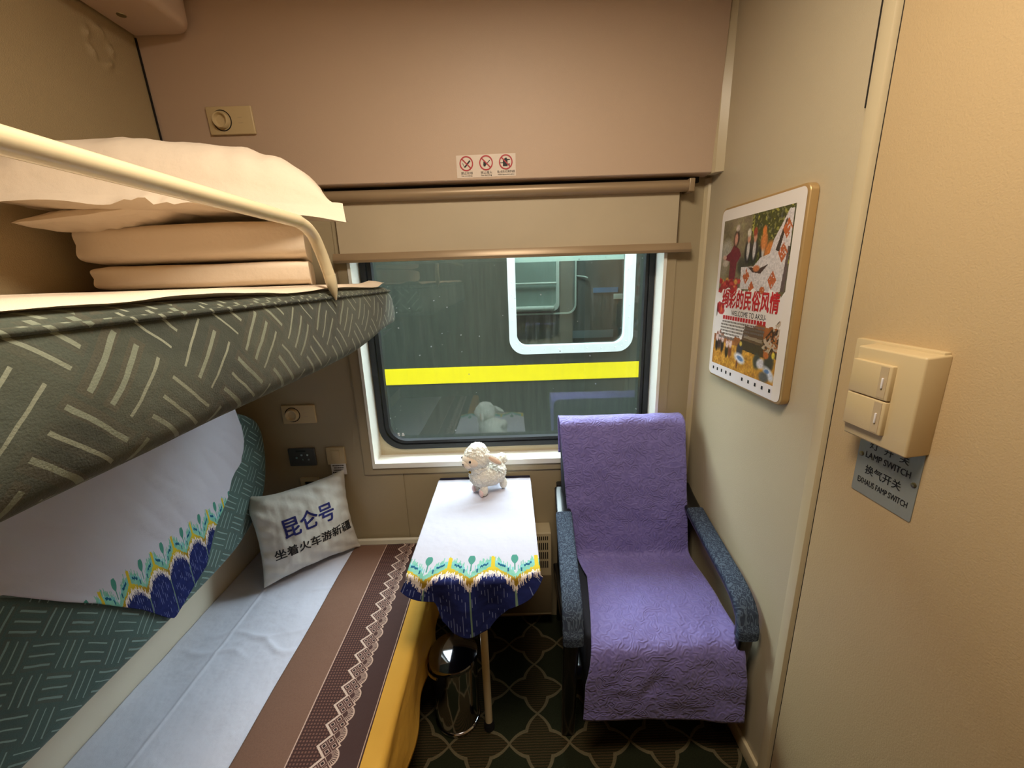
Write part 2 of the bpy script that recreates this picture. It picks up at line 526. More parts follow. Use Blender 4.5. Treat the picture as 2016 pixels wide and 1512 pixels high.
M_plastic = mat('ivory_plastic', C(206, 184, 140), 0.35, var=0.015)
M_plastic2 = mat('ivory_plastic_indicator', C(190, 168, 134), 0.35, var=0.02)
M_tubewhite = mat('cream_enamel_tube', C(226, 210, 172), 0.25, var=0.02, coat=0.3)
M_blind = mat('taupe_blind_fabric', C(186, 171, 143), 0.55, bump=[(900.0, 0.0002)], var=0.03)
M_alu = mat('champagne_aluminium', C(160, 138, 108), 0.38, metal=0.25, var=0.04)
M_linen = mat('white_linen', C(230, 213, 190), 0.85, bumpfn=cloth_bump(22.0, 0.0035, 900.0, 0.0003), spec=0.2, var=0.02)
M_sheet = mat('white_sheet', C(212, 216, 234), 0.85, bumpfn=cloth_bump(16.0, 0.005, 900.0, 0.0003), spec=0.2, var=0.02)
M_yellow = mat('yellow_bedspread', C(214, 164, 66), 0.75, bumpfn=cloth_bump(9.0, 0.01, 900.0, 0.0003), spec=0.25, var=0.04)
M_cream_rail = mat('cream_berth_rail', C(216, 208, 188), 0.5, bump=[(300, 0.0003)], var=0.02)
M_cushion = mat('pale_satin_cushion', C(214, 212, 204), 0.5, bumpfn=cloth_bump(14.0, 0.006, 900.0, 0.0002), sheen=0.2)
M_ink_blue = mat('navy_ink', C(26, 34, 110), 0.6, var=0.05)
M_ink_black = mat('black_ink', C(18, 18, 20), 0.6, var=0.1)
M_ink_grey = mat('grey_ink', C(120, 112, 104), 0.6, var=0.1)
M_red = mat('sign_red', C(176, 18, 32), 0.45, var=0.05)
M_redtext = mat('red_ink', C(190, 34, 40), 0.5, var=0.08)
M_label = mat('white_label', C(226, 222, 220), 0.5, var=0.02)
M_sticker = mat('sticker_film', C(222, 206, 188), 0.35, var=0.03)
M_navy = mat('navy_table_edge', C(22, 28, 62), 0.5, var=0.08)
M_darkgrey = mat('dark_grey_plastic', C(74, 78, 80), 0.45, var=0.06)
M_black = mat('black_lacquer', C(16, 15, 17), 0.28, var=0.15, coat=0.4)
M_chairfab = mat('charcoal_fabric', C(40, 42, 52), 0.9, bump=[(500, 0.0008)], var=0.1)
M_steel = mat('polished_steel', C(206, 206, 208), 0.09, metal=1.0, var=0.02)
M_lid = mat('smoky_mirror_lid', C(150, 150, 156), 0.06, metal=1.0, var=0.02)
M_plate = mat('engraved_aluminium', C(142, 145, 138), 0.42, metal=0.25, var=0.04)
M_screw = mat('screw_metal', C(150, 140, 110), 0.3, metal=1.0, var=0.1)
M_gold = mat('gold_frame', C(196, 164, 112), 0.35, metal=0.5, var=0.05)
M_wool = mat('cream_wool', C(246, 240, 226), 0.95, bumpfn=lambda nt: tex_noise(nt, 260.0, None, 3.0)*0.006, sheen=0.4, spec=0.1, var=0.03, vscale=40)
M_face = mat('peach_plush', C(244, 222, 198), 0.9, bump=[(500, 0.0012)], sheen=0.4, spec=0.1, var=0.03)
M_ear = mat('peach_ear_lining', C(232, 200, 176), 0.9, bump=[(500, 0.001)], var=0.03)
M_pink = mat('pink_plush_sole', C(240, 208, 204), 0.9, bump=[(500, 0.001)], var=0.03)
M_eye = mat('black_bead', C(30, 16, 12), 0.12, var=0.1)
M_bell = mat('gold_bell', C(150, 120, 40), 0.3, metal=0.8, var=0.1)
M_heater = mat('heater_enamel', C(188, 172, 138), 0.45, var=0.03)
M_heater_dk = mat('heater_lower_panel', C(112, 98, 74), 0.5, var=0.05)
def train_col(nt):
    x, y, z = coords(nt, 'Object')
    st = tex_noise(nt, 3.0, comb(nt, x*9.0, z*0.6, y), 4.0, rough=0.7)
    n = tex_noise(nt, 120.0, None, 2.0)
    a = mixc(nt, (st-0.5)*2.0+0.5, C(36, 43, 36), C(56, 63, 53))
    return mixc(nt, n.gt(0.74)*0.5, a, C(110, 120, 116))
M_train = mat('weathered_green_train_paint', train_col, 0.5)
M_stripe = mat('yellow_stripe_paint', C(232, 212, 0), 0.5, var=0.02)
M_trainwin = mat('white_train_window_frame', C(216, 222, 222), 0.45, var=0.03, vscale=20)
M_inner = mat('dim_green_grey_interior', C(96, 106, 104), 0.6, var=0.08)
M_inner_pale = mat('pale_interior_trim', C(220, 236, 230), 0.5, var=0.03)
M_blue = mat('blue_interior_notice', C(96, 150, 206), 0.5, var=0.05)
M_ballast = mat('grey_ballast', C(120, 116, 110), 0.95, bump=[(30, 0.05)], var=0.3, vscale=30)

def glass(name, tint, spots, refl):
    m = bpy.data.materials.new(name); m.use_nodes = True; nt = m.node_tree; nt.nodes.clear()
    out = nt.nodes.new('ShaderNodeOutputMaterial')
    tr = nt.nodes.new('ShaderNodeBsdfTransparent'); tr.inputs[0].default_value = (*tint, 1)
    gl = nt.nodes.new('ShaderNodeBsdfGlossy'); gl.inputs['Roughness'].default_value = 0.01
    lw = nt.nodes.new('ShaderNodeLayerWeight'); lw.inputs[0].default_value = 0.5
    fw = S(nt, lw.outputs['Facing']); fres = fw._n('POWER', 5.0)*(1.0-refl)+refl
    mx = nt.nodes.new('ShaderNodeMixShader')
    nt.links.new(fres.v, mx.inputs[0]); nt.links.new(tr.outputs[0], mx.inputs[1]); nt.links.new(gl.outputs[0], mx.inputs[2])
    # rain marks and dust: thin pale film on the pane
    df = nt.nodes.new('ShaderNodeBsdfDiffuse'); df.inputs[0].default_value = (0.75, 0.8, 0.8, 1)
    x, y, z = coords(nt, 'Object')
    vo = nt.nodes.new('ShaderNodeTexVoronoi'); vo.inputs['Scale'].default_value = 38.0
    nt.links.new(comb(nt, x, z, 0.0), vo.inputs['Vector'])
    rnd = nt.nodes.new('ShaderNodeSeparateColor'); nt.links.new(vo.outputs['Color'], rnd.inputs[0])
    d = S(nt, vo.outputs['Distance']); rr = S(nt, rnd.outputs[0])
    dot = d.lt(0.03+(rr-0.6)*0.22)*rr.gt(0.62)
    streak = (tex_noise(nt, 4.0, comb(nt, x*14.0, z*0.7, 0.0), 3.0, rough=0.65)-0.48).max(0.0)
    fac = dot*spots*(1.2+rr*2.0)+streak*spots*0.8+0.003
    m2 = nt.nodes.new('ShaderNodeMixShader')
    nt.links.new(fac.v, m2.inputs[0]); nt.links.new(mx.outputs[0], m2.inputs[1]); nt.links.new(df.outputs[0], m2.inputs[2])
    nt.links.new(m2.outputs[0], out.inputs[0])
    return m
M_glass = glass('rain_marked_window_glass', (0.93, 0.97, 0.95), 0.10, 0.075)
M_glass2 = glass('far_train_glass', (0.90, 0.95, 0.93), 0.10, 0.04)

# ================================================================== STRUCTURE
struct('floor', box(XL-.1, XR+.1, YB-.1, 1.76, -0.06, 0.0), M_carpet, smooth=False)
struct('ceiling', box(XL-.1, XR+.1, YB-.1, 1.76, ZC, ZC+.06), M_ceil, smooth=False)
# left wall with the old ring-shaped bulge under its covering
def left_wall():
    t = box(XL-.06, XL-.004, YB, 1.72, 0.0, ZC)
    def f(u, v):
        y, z = 1.02+u*0.53, 1.95+v*0.5
        d = sqrt(((y-1.382)/1.0)**2+((z-2.264)/1.25)**2)
        b = 0.010*math.exp(-((d-0.036)/0.008)**2)*(0.55+0.45*sin(5*math.atan2(z-2.264, y-1.382)+1))
        e = min(1, min(u, 1-u, v, 1-v)*10)
        return (XL+b*e, y, z, y, z)
    g = grid(f, 110, 104); join(t, g)
    for y0, y1, z0, z1 in ((YB, 1.02, 0, ZC), (1.55, 1.72, 0, ZC), (1.02, 1.55, 0, 1.95), (1.02, 1.55, 2.45, ZC)):
        box(XL-.01, XL, y0, y1, z0, z1, bm=t)
    return t
struct('wall_left', left_wall(), M_wall_l)
struct('wall_right', box(XR, XR+.06, 0.90, 1.72, 0.0, ZC), M_wall, smooth=False)
struct('wall_right_front', box(XR-.006, XR+.06, YB, 0.892, 0.0, ZC, 0.006), M_wall_r)
M_rear = mat('brown_low_bounce_rear', C(112, 86, 60), 0.5, var=0.08)  # unseen rear wall coloured dark to cut bounced light
struct('wall_rear', box(XL-.1, XR+.1, YB-.06, YB, 0.0, ZC), M_rear, smooth=False)
# rounded vertical post between the two right-hand panels
struct('trim_1', prism([(XR+.02, .896), (XR-.003, .896), (XR-.011, .902), (XR-.014, .917), (XR-.011, .932), (XR-.003, .938), (XR+.02, .938)], 2, 0.0, ZC), M_trim)
def gapstrips():
    t = box(XR-.0015, XR+.01, .892, .8965, 0.0, ZC); box(XR-.0008, XR+.01, .9375, .9395, 0.0, ZC, bm=t); box(XR-.006, XR+.01, .9375, .9430, 1.895, ZC, bm=t); return t
struct('trim_2', gapstrips(), M_gap, smooth=False)
# window wall: panels around the opening
WX0, WX1, WZ0, WZ1 = -0.612, 0.602, 0.806, 1.80
def win_wall():
    t = box(XL, WX0, YW, 1.76, 0, ZC); box(WX1, XR, YW, 1.76, 0, ZC, bm=t)
    box(WX0, -.489, YW, 1.76, 0, WZ0, bm=t); box(-.485, WX1, YW, 1.76, 0, WZ0, bm=t); box(-.489, -.485, YW+.004, 1.76, 0, WZ0, bm=t)
    box(WX0, WX1, YW, 1.76, WZ1, ZC, bm=t); return t
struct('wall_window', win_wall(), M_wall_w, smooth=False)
# raised casing strip around the window opening
def casing():
    o = [(-.652, .775), (.640, .775), (.640, 1.83), (-.652, 1.83)]; i = [(WX0, WZ0), (WX1, WZ0), (WX1, WZ1), (WX0, WZ1)]
    return ring(o, i, 1, YW-.007, YW+.004)
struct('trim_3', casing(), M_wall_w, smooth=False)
# upper panel above the window (leans towards the cabin with the roof curve)
def val_y(z): return 1.550-(z-1.915)*0.060
def valance():
    pts = [(1.62, 1.915), (val_y(1.915)+.006, 1.915), (val_y(1.915)+.002, 1.9158), (val_y(1.918), 1.918), (val_y(ZC), ZC), (1.62, ZC)]
    return prism(pts, 0, XL, 0.722)
struct('wall_window_upper', valance(), M_val, angle=25)
struct('trim_4', prism([(.718, val_y(1.915)+.03), (.716, val_y(1.915)-.004), (.722, val_y(1.915)-.016), (.745, val_y(1.915)-.03), (.745, val_y(1.915)+.03)], 2, 1.912, ZC, 0.002), M_trim, angle=25)
struct('trim_5', tube([(XL+.003, val_y(2.0)-.002, 1.93), (XL+.003, val_y(2.35)-.002, 2.35)], 0.003, 8), M_gap)
struct('trim_6', prism([(.737, YW-.012), (.745, YW-.016), (.745, YW), (.728, YW)], 2, 0.05, 1.91), M_trim, smooth=False)
struct('baseboard_right', box(XR-.010, XR+.005, .94, 1.61, 0.0, 0.055, 0.003), M_trim)

def own_car_and_canopy():
    t = box(-9, XL-.02, 1.721, 1.76, -1.2, 2.9); box(XR+.02, 9, 1.70, 1.76, -1.2, 2.9, bm=t)
    box(XL-.1, XR+.1, 1.70, 1.76, 2.56, 2.9, bm=t); box(XL-.1, XR+.1, 1.70, 1.76, -1.2, -.06, bm=t)
    box(-9, 9, -1.2, 1.70, 2.86, 2.9, bm=t); box(-9, 9, -4.0, 2.15, 3.55, 3.62, bm=t); return t  # last box: unseen canopy added to shade the carriage opposite
struct('wall_exterior_added_canopy', own_car_and_canopy(), M_train_own, smooth=False)
struct('slot_shade_strip', box(-.66, .70, 1.606, 1.622, 1.896, 1.935), M_gap, smooth=False)  # dark strip painting in the shade of the slot above the blind
# ---- window
win = bpy.data.objects.new('window_1', None); COL.objects.link(win); win.location = (0, 1.66, WZ0); ORG[win] = Vector((0, 1.66, WZ0)); win['kind'] = 'structure'
def wframe():
    o = [(WX0, WZ0), (WX1, WZ0), (WX1, WZ1), (WX0, WZ1)]; e = 0.012
    i = [(WX0+e, WZ0+.022), (WX1-e, WZ0+.022), (WX1-e, WZ1-e), (WX0+e, WZ1-e)]
    t = ring(o, i, 1, YW-.014, 1.70)
    return t
obj('window_frame', wframe(), M_white_frame, win, smooth=False)
gi = rrect(-.552, .552, .893, 1.78, .075, 8); go = rrect(-.596, .588, .855, 1.80, .105, 8)
def seal_back():
    t = ring(rrect(WX0, WX1, WZ0, WZ1, .001, 8), go, 1, 1.698, 1.712); return t
obj('frame_backing', seal_back(), M_wall, win, smooth=False)
def seal():
    t = ring(go, rrect(-.572, .566, .876, 1.79, .090, 8), 1, 1.692, 1.72)
    join(t, ring(rrect(-.568, .563, .880, 1.788, .088, 8), gi, 1, 1.697, 1.725))
    return t
obj('window_seal', seal(), M_rubber, win, angle=30)
obj('window_pane', prism(rrect(-.56, .56, .885, 1.79, .08, 8), 1, 1.728, 1.734), M_glass, win, smooth=False)
def marks():
    t = bmesh.new()
    for x in (-.522, -.502):
        box(x-.006, x+.006, 1.7265, 1.7275, .905, .911, bm=t); box(x-.004, x+.004, 1.7265, 1.7275, .913, .919, bm=t)
    return t
obj('glass_mark', marks(), M_label, win, smooth=False)

# ================================================================== ROLLER BLIND
t_ = thing('roller_blind', 'taupe roller blind pulled a short way down over the window', 'blind', (0.0, 1.58, 1.65))
obj('roller_tube', tube([(-.655, 1.580, 1.881), (.648, 1.580, 1.881)], .0195, 28), M_alu, t_)
obj('end_bracket', box(.648, .668, 1.560, 1.62, 1.859, 1.903, .003), M_alu, t_)
obj('end_bracket', box(-.675, -.655, 1.560, 1.62, 1.859, 1.903, .003), M_alu, t_)
obj('blind_cloth', box(-.626, .627, 1.5905, 1.5925, 1.672, 1.885), M_blind, t_, smooth=False)
def bottom_bar():
    pts = [(1.578, 1.655), (1.574, 1.664), (1.576, 1.676), (1.583, 1.688), (1.600, 1.688), (1.600, 1.655)]
    return prism(pts, 0, -.650, .678, .0015)
obj('bottom_bar', bottom_bar(), M_alu, t_, angle=25)
for x in (-.632, .634): obj('edge_shade_strip', tube([(x, 1.604, 1.66), (x, 1.604, 1.88)], .0025, 8), M_edge_shade, t_)  # thin strips painting in the shade along the cloth's side edges

# ================================================================== UPPER BERTH
ub = thing('upper_berth', 'upper berth in olive woven upholstery hinged to the left wall', 'berth', (-.79, .5, 1.39))
def bunk():
    t = bmesh.new(); x0, x1, y0, y1, z0, z1 = XL+.008, -.428, -.50, 1.512, 1.388, 1.565
    t = box(x0, x1, y0, y1, z0, z1)
    ed = [e for e in t.edges if all(v.co.x > x1-.001 for v in e.verts) or all(v.co.y > y1-.001 for v in e.verts)]
    bmesh.ops.bevel(t, geom=ed, offset=.030, segments=6, profile=0.55, affect='EDGES')
    slice_bm(t, 1, [y0+i*.06 for i in range(1, 34)]); slice_bm(t, 2, [1.43, 1.46, 1.49, 1.52, 1.545])
    for v in t.verts:
        k = ease(1.05, 1.5, v.co.y)
        if v.co.z < 1.5: v.co.z += .046*k*(1.5-v.co.z)/.11
        if v.co.x > -.6 and v.co.z < 1.54:
            v.co.x += .004*nz(v.co.y*5, v.co.z*9)+.010*sin(pi*min(1, max(0, (v.co.z-1.39)/.15)))
            v.co.z += .003*nz(v.co.y*6, 3.1)
    return t
obj('mattress_base', bunk(), M_bunk, ub, uv=True, angle=60)
pp = smooth_path([(-.4285, -.48, 1.549), (-.4285, .6, 1.549), (-.4285, 1.40, 1.551), (-.431, 1.485, 1.551), (-.452, 1.511, 1.551), (-.55, 1.5135, 1.551), (-1.1, 1.5135, 1.551)], 10)
obj('piping', tube(pp, .0042, 10), M_bunk, ub, uv=True)
rail = obj('guard_rail', tube(smooth_path([(-.423, -.42, 1.706), (-.423, .3, 1.706), (-.423, .81, 1.706), (-.423, .892, 1.703), (-.423, .937, 1.686), (-.423, .963, 1.656), (-.422, .978, 1.628), (-.420, .988, 1.600)], 10), .0128, 20), M_tubewhite, ub)
obj('rail_foot', tube([(-.420, .988, 1.602), (-.4195, .991, 1.588), (-.419, .995, 1.572), (-.4185, .999, 1.558), (-.4185, 1.003, 1.543)], .0133, 20, rad=[.0135, .0133, .0112, .007, .002]), M_tubewhite, rail)

def slab(x0, x1, y0, y1, z0, z1, p=0.5, amp=.004, seed=0.0, nx=48, ny=36, nzk=10, skew=0.0, sag=0.0):
    """soft folded slab: superellipse edge profile with small lumps"""
    t = bmesh.new(); uvl = t.loops.layers.uv.verify()
    cx, cy, cz = (x0+x1)/2, (y0+y1)/2, (z0+z1)/2; hx, hy, hz = (x1-x0)/2, (y1-y0)/2, (z1-z0)/2
    t = box(-1, 1, -1, 1, -1, 1)
    for ax, n in ((0, nx), (1, ny), (2, nzk)): slice_bm(t, ax, [-1+2*i/n for i in range(1, n)])
    for v in t.verts:
        a, b, c = v.co
        # round the vertical rim
        rim = min(1.0, (1-abs(a))*hx/hz, (1-abs(b))*hy/hz)
        zz = c*(rim*(2-rim))**p if rim < 1 else c
        inset = (1-sqrt(max(0.0, 1-c*c)))*hz*0.55
        x = a*(hx-inset) if abs(a) > .98 else a*hx
        y = b*(hy-inset) if abs(b) > .98 else b*hy
        X, Y, Z = cx+x, cy+y, cz+zz*hz
        n = nz(X*7+seed, Y*7, Z*9+seed)
        v.co = Vector((X+skew*c, Y+amp*n, Z+amp*nz(X*9, Y*9+seed, 2.2)+sag*a*a))
    return t
o = obj('bed_sheet', slab(XL+.012, -.436, -.48, 1.470, 1.5655, 1.579, .5, .002, 4.0, 30, 90, 6), M_linen, loc=(-.79, .5, 1.566), angle=80)
for v in o.data.vertices:
    if v.co.x > .30:
        y = v.co.y+.5; k = ease(.30, .35, v.co.x)
        v.co.z += k*(-.003+.003*sin(y*13)+.003*nz(y*9, 1.0)); v.co.x += k*(.003*nz(y*7, 5.0))
        if y > 1.38: v.co.z += .010*ease(1.38, 1.46, y)
tag(o, 'thin white bed sheet spread on the upper berth mattress', 'sheet')
def quilt(z0, z1, x0, seed):
    t = bmesh.new()
    # folded strip: side profile (y,z) of a fold with its closed edge to the front
    def f(u, v):
        a = pi*(v*2-1)                                            # around the fold
        e = 1.0-0.10*(1-ease(0, .06, u))-.06*ease(.95, 1, u)
        zc = (z0+z1)/2; h = (z1-z0)/2*e
        y = 1.245-.175*math.copysign(abs(cos(a))**.35, cos(a)); z = zc+h*math.copysign(abs(sin(a))**.42, sin(a))
        x = x0+(-.505-.42*(y-1.07)-x0)*u
        y += .004*nz(x*6+seed, z*14)+.012*(1-ease(0, .10, u))*(1-abs((z-zc)/h))
        z += .003*nz(x*5+seed, y*5, seed)+(.006*(u-.5) if False else 0)
        return (x, y, z, x, v)
    g = grid(f, 60, 72)
    bmesh.ops.remove_doubles(g, verts=g.verts, dist=1e-5)
    # close both ends
    be = [e for e in g.edges if e.is_boundary]
    bmesh.ops.holes_fill(g, edges=be, sides=200)
    bmesh.ops.recalc_face_normals(g, faces=g.faces)
    return g
o = obj('folded_quilt', quilt(1.580, 1.6445, -1.062, 1.0), M_linen, loc=(-.77, 1.275, 1.580)); tag(o, 'lower of the two folded white quilts, lying on the upper berth sheet', 'quilt', 'folded quilts on the upper berth')
o = obj('folded_quilt', quilt(1.6455, 1.743, -1.083, 7.0), M_linen, loc=(-.77, 1.275, 1.6455)); tag(o, 'upper of the two folded white quilts, under the white pillows', 'quilt', 'folded quilts on the upper berth')

def pillow(hx, hy, h, flange=0.0, p=2.3, n=44, amp=.004, seed=0.0, pinch=.06, hb=None):
    """closed pillow around the origin; flat hem of width flange all round"""
    hb = h if hb is None else hb
    t = bmesh.new(); V = {}
    for s in (1, -1):
        for j in range(n+1):
            for i in range(n+1):
                edge = i in (0, n) or j in (0, n)
                if s == -1 and edge: V[(s, i, j)] = V[(1, i, j)]; continue
                a, b = i/n*2-1, j/n*2-1
                x = a*hx*(1-pinch*(1-b*b)*abs(a)); y = b*hy*(1-pinch*(1-a*a)*abs(b))
                ia = min(1, abs(a)*hx/max(1e-6, hx-flange)); ib = min(1, abs(b)*hy/max(1e-6, hy-flange))
                z = (max(0, 1-ia**p)*max(0, 1-ib**p))**.52*(h if s == 1 else hb)
                w = amp*nz(a*4+seed, b*4, s*1.7)*min(1, z/.02+.25)+amp*.6*nz(a*11+seed, b*3, s+.3)*min(1, z/.02)
                V[(s, i, j)] = t.verts.new((x, y, s*(z+.0015*(not edge))+w))
        for j in range(n):
            for i in range(n):
                q = [V[(s, i, j)], V[(s, i+1, j)], V[(s, i+1, j+1)], V[(s, i, j+1)]]
                t.faces.new(q if s == 1 else q[::-1])
    return t
def pmat(cx, cy, cz, rx=0, ry=0, rz=0):
    return Matrix.Translation((cx, cy, cz)) @ Matrix.Rotation(radians(rz), 4, 'Z') @ Matrix.Rotation(radians(ry), 4, 'Y') @ Matrix.Rotation(radians(rx), 4, 'X')
# lower pillow squeezed under the top one, hanging out towards the wall
o = obj('pillow', put(pillow(.170, .15, .034, .0, seed=3.0, amp=.006, hb=.024), pmat(-.965, 1.150, 1.757, 0, -8, 12)), M_linen, loc=(-.965, 1.2, 1.73))
tag(o, 'flattened white pillow squeezed beneath the top pillow on the left', 'pillow', 'pillows on the upper berth')
def top_pillow():
    t = pillow(.368, .190, .142, .034, p=2.9, seed=9.0, amp=.006, pinch=.03, hb=.012, n=60)
    for v in t.verts:
        a, b = v.co.x/.368, v.co.y/.19
        v.co.z += .006*nz(a*2.2, b*2.0, 7.0)
        if b < -.78:                                               # front hem droops and ripples
            k = ease(-.78, -1.0, b); v.co.z += k*(-.024+.020*math.exp(-((a+.12)/.10)**2)+.005*sin(a*9)-.016*ease(.4, 1, a))
            v.co.z += -.012*ease(.6, 1, a)
            v.co.z += .006*sin(a*60)*math.exp(-((a+.05)/.12)**2)*ease(-.7, -.9, b)
    put(t, pmat(-.800, 1.118, 1.778, 0, 0.5, 19))
    for v in t.verts: v.co.z += .0045*sin(v.co.x*70+v.co.y*25+3*nz(v.co.x*4, v.co.y*4))*math.exp(-((v.co.x+.60)/.05)**2)*ease(1.77, 1.84, v.co.z)
    for v in t.verts:
        if v.co.x < XL+.012: v.co.x = XL+.012+(v.co.x-XL-.012)*.05
    return t
o = obj('pillow', top_pillow(), M_linen, loc=(-.82, 1.12, 1.75), angle=70)
tag(o, 'plump white pillow with a flat hem on top of the bedding stack', 'pillow', 'pillows on the upper berth')

# overhead rounded compartment in the top left corner
oc = thing('overhead_compartment', 'pale rounded overhead compartment high in the left corner', 'overhead compartment', (-1.05, .5, 2.345))
def ocp():
    pts = [(XL+.004, -.5), (-.948, -.5), (-.948, 1.44)]
    for i in range(9):
        a = radians(0+90*i/8); pts.append((-1.010+.062*cos(a), 1.455+.062*sin(a)))
    pts += [(XL+.004, 1.517)]
    return prism(pts, 2, 2.345, 2.495, .022, 5)
obj('shell', ocp(), M_val, oc, angle=50)
obj('lock', lathe([(0.0, 2.3435), (.011, 2.3435), (.013, 2.346), (.013, 2.35)], (-1.085, 1.40, 0), 20), M_screw, oc)

# ================================================================== WALL FITTINGS ABOVE / BELOW THE BERTH
def reading_light(cx, y, cz, w, h, lab, tilt=0.0):
    t = thing('reading_light', lab, 'reading light', (cx, y, cz-h/2), 'round reading lights on ivory plates')
    M = Matrix.Translation((cx, y, cz)) @ Matrix.Rotation(tilt, 4, 'X')
    obj('base_plate', put(box(-w/2, w/2, -.006, .004, -h/2, h/2, .003), M), M_plastic, t)
    cxl = -w*.18
    r = .0255
    e = put(lathe([(r+.006, -.0052), (r+.006, -.0066), (r+.003, -.0068), (r+.003, -.0052)], (cxl, 0, 0), 36, 1), M)
    obj('socket_ring', e, M_gap, t)
    e = put(lathe([(0.0, -.010), (r*.62, -.011), (r*.78, -.020), (r*.9, -.021), (r, -.016), (r, 0.002)], (cxl, 0, 0), 36, 1), M)
    obj('swivel_lamp', e, M_plastic, t)
    bb = bmesh.new()
    for dz in (.008, -.008): box(w*.17, w*.27, -.0066, -.005, dz-.0007, dz+.0007, bm=bb)
    obj('switch_mark', put(bb, M), M_plastic2, t, smooth=False)
    return t
reading_light(-.905, val_y(2.12)-.004, 2.116, .150, .082, 'ivory round reading light on the upper panel above the pillow', .06)
reading_light(-.893, YW-.004, 1.060, .138, .080, 'ivory round reading light on the window wall below the upper berth')
t_ = thing('audio_panel', 'dark grey audio control panel with small silver buttons', 'control panel', (-.909, YW, .827))
obj('face_plate', box(-.966, -.853, YW-.010, YW+.004, .827, .908, .003), M_darkgrey, t_)
for (bx, bz) in ((-.930, .868), (-.908, .880), (-.883, .880), (-.905, .858), (-.880, .858)):
    obj('button', lathe([(0, -.0145), (.0045, -.0145), (.0055, -.012), (.0055, -.009)], (bx, YW, bz), 16, 1), M_steel, t_)
obj('display_strip', box(-.932, -.890, YW-.0108, YW-.0095, .893, .900), M_rubber, t_, smooth=False)
t_ = thing('wall_switch', 'plain ivory wall switch right of the dark control panel', 'switch', (-.767, YW, .833))
obj('cover_plate', box(-.805, -.727, YW-.009, YW+.004, .828, .908, .003), M_plastic, t_)
obj('push_button', box(-.785, -.747, YW-.012, YW-.008, .850, .894, .0015), M_plastic, t_)
t_ = thing('notice_label', 'small white printed label stuck below the ivory wall switch', 'label', (-.758, YW, .783))
obj('paper', box(-.791, -.727, YW-.0112, YW-.0095, .783, .833), M_label, t_, smooth=False)
def scribble(rows, x0, x1, zt, dz, h, seed, wmin=.002, wmax=.004):
    rnd = random.Random(seed); R = []
    for k in range(rows):
        x = x0+rnd.random()*(x1-x0)*.15; e = x1-rnd.random()*(x1-x0)*.2
        while x < e:
            w = rnd.uniform(wmin, wmax); R.append((x, x+w, zt-k*dz-h, zt-k*dz)); x += w+rnd.uniform(.0007, .0016)
    return R
q = flat_quads(scribble(4, -.787, -.731, .828, .0105, .006, 3)); put(q, frame_matrix((0, YW-.0116, 0), (1, 0, 0), (0, 0, 1)))
obj('print', q, M_ink_black, t_, smooth=False)
t_ = thing('wall_socket', 'ivory wall socket half hidden behind the printed cushion', 'socket', (-.895, YW, .69))
obj('cover_plate', ring(rrect(-.935, -.856, .690, .770, .004, 3), rrect(-.918, -.873, .705, .752, .003, 3), 1, YW-.008, YW+.002), M_plastic, t_, smooth=False)
obj('socket_insert', box(-.919, -.872, YW-.003, YW+.001, .704, .753), M_gap, t_, smooth=False)

# ---- prohibition sticker above the blind
def on_val(x, z, off=.0008): return Vector((x, val_y(z)-off, z))
zc = 1.958; SM = frame_matrix((-.066, val_y(zc)-.0006, zc), (1, 0, .012), (0, -.060, 1))
t_ = thing('prohibition_sticker', 'sticker strip of three red prohibition roundels above the blind', 'sticker', tuple(on_val(-.066, 1.924)))
obj('film', put(box(-.102, .102, -.034, .036, -.0004, .0), SM), M_sticker, t_, smooth=False)
def disc_ring(cx, cy, r0, r1, z, n=40):
    t = bmesh.new(); a = [t.verts.new((cx+r0*cos(2*pi*k/n), cy+r0*sin(2*pi*k/n), z)) for k in range(n)]
    b = [t.verts.new((cx+r1*cos(2*pi*k/n), cy+r1*sin(2*pi*k/n), z)) for k in range(n)]
    for k in range(n): t.faces.new((a[k], a[(k+1) % n], b[(k+1) % n], b[k]))
    return t
def bar(x0, y0, x1, y1, w, z, bm):
    d = Vector((x1-x0, y1-y0, 0)).normalized(); p = Vector((-d.y, d.x, 0))*w/2
    bm.faces.new([bm.verts.new(Vector(c)+s*p) for c, s in (((x0, y0, z), 1), ((x0, y0, z), -1), ((x1, y1, z), -1), ((x1, y1, z), 1))])
def poly(pts, z, bm): bm.faces.new([bm.verts.new((x, y, z)) for x, y in pts])
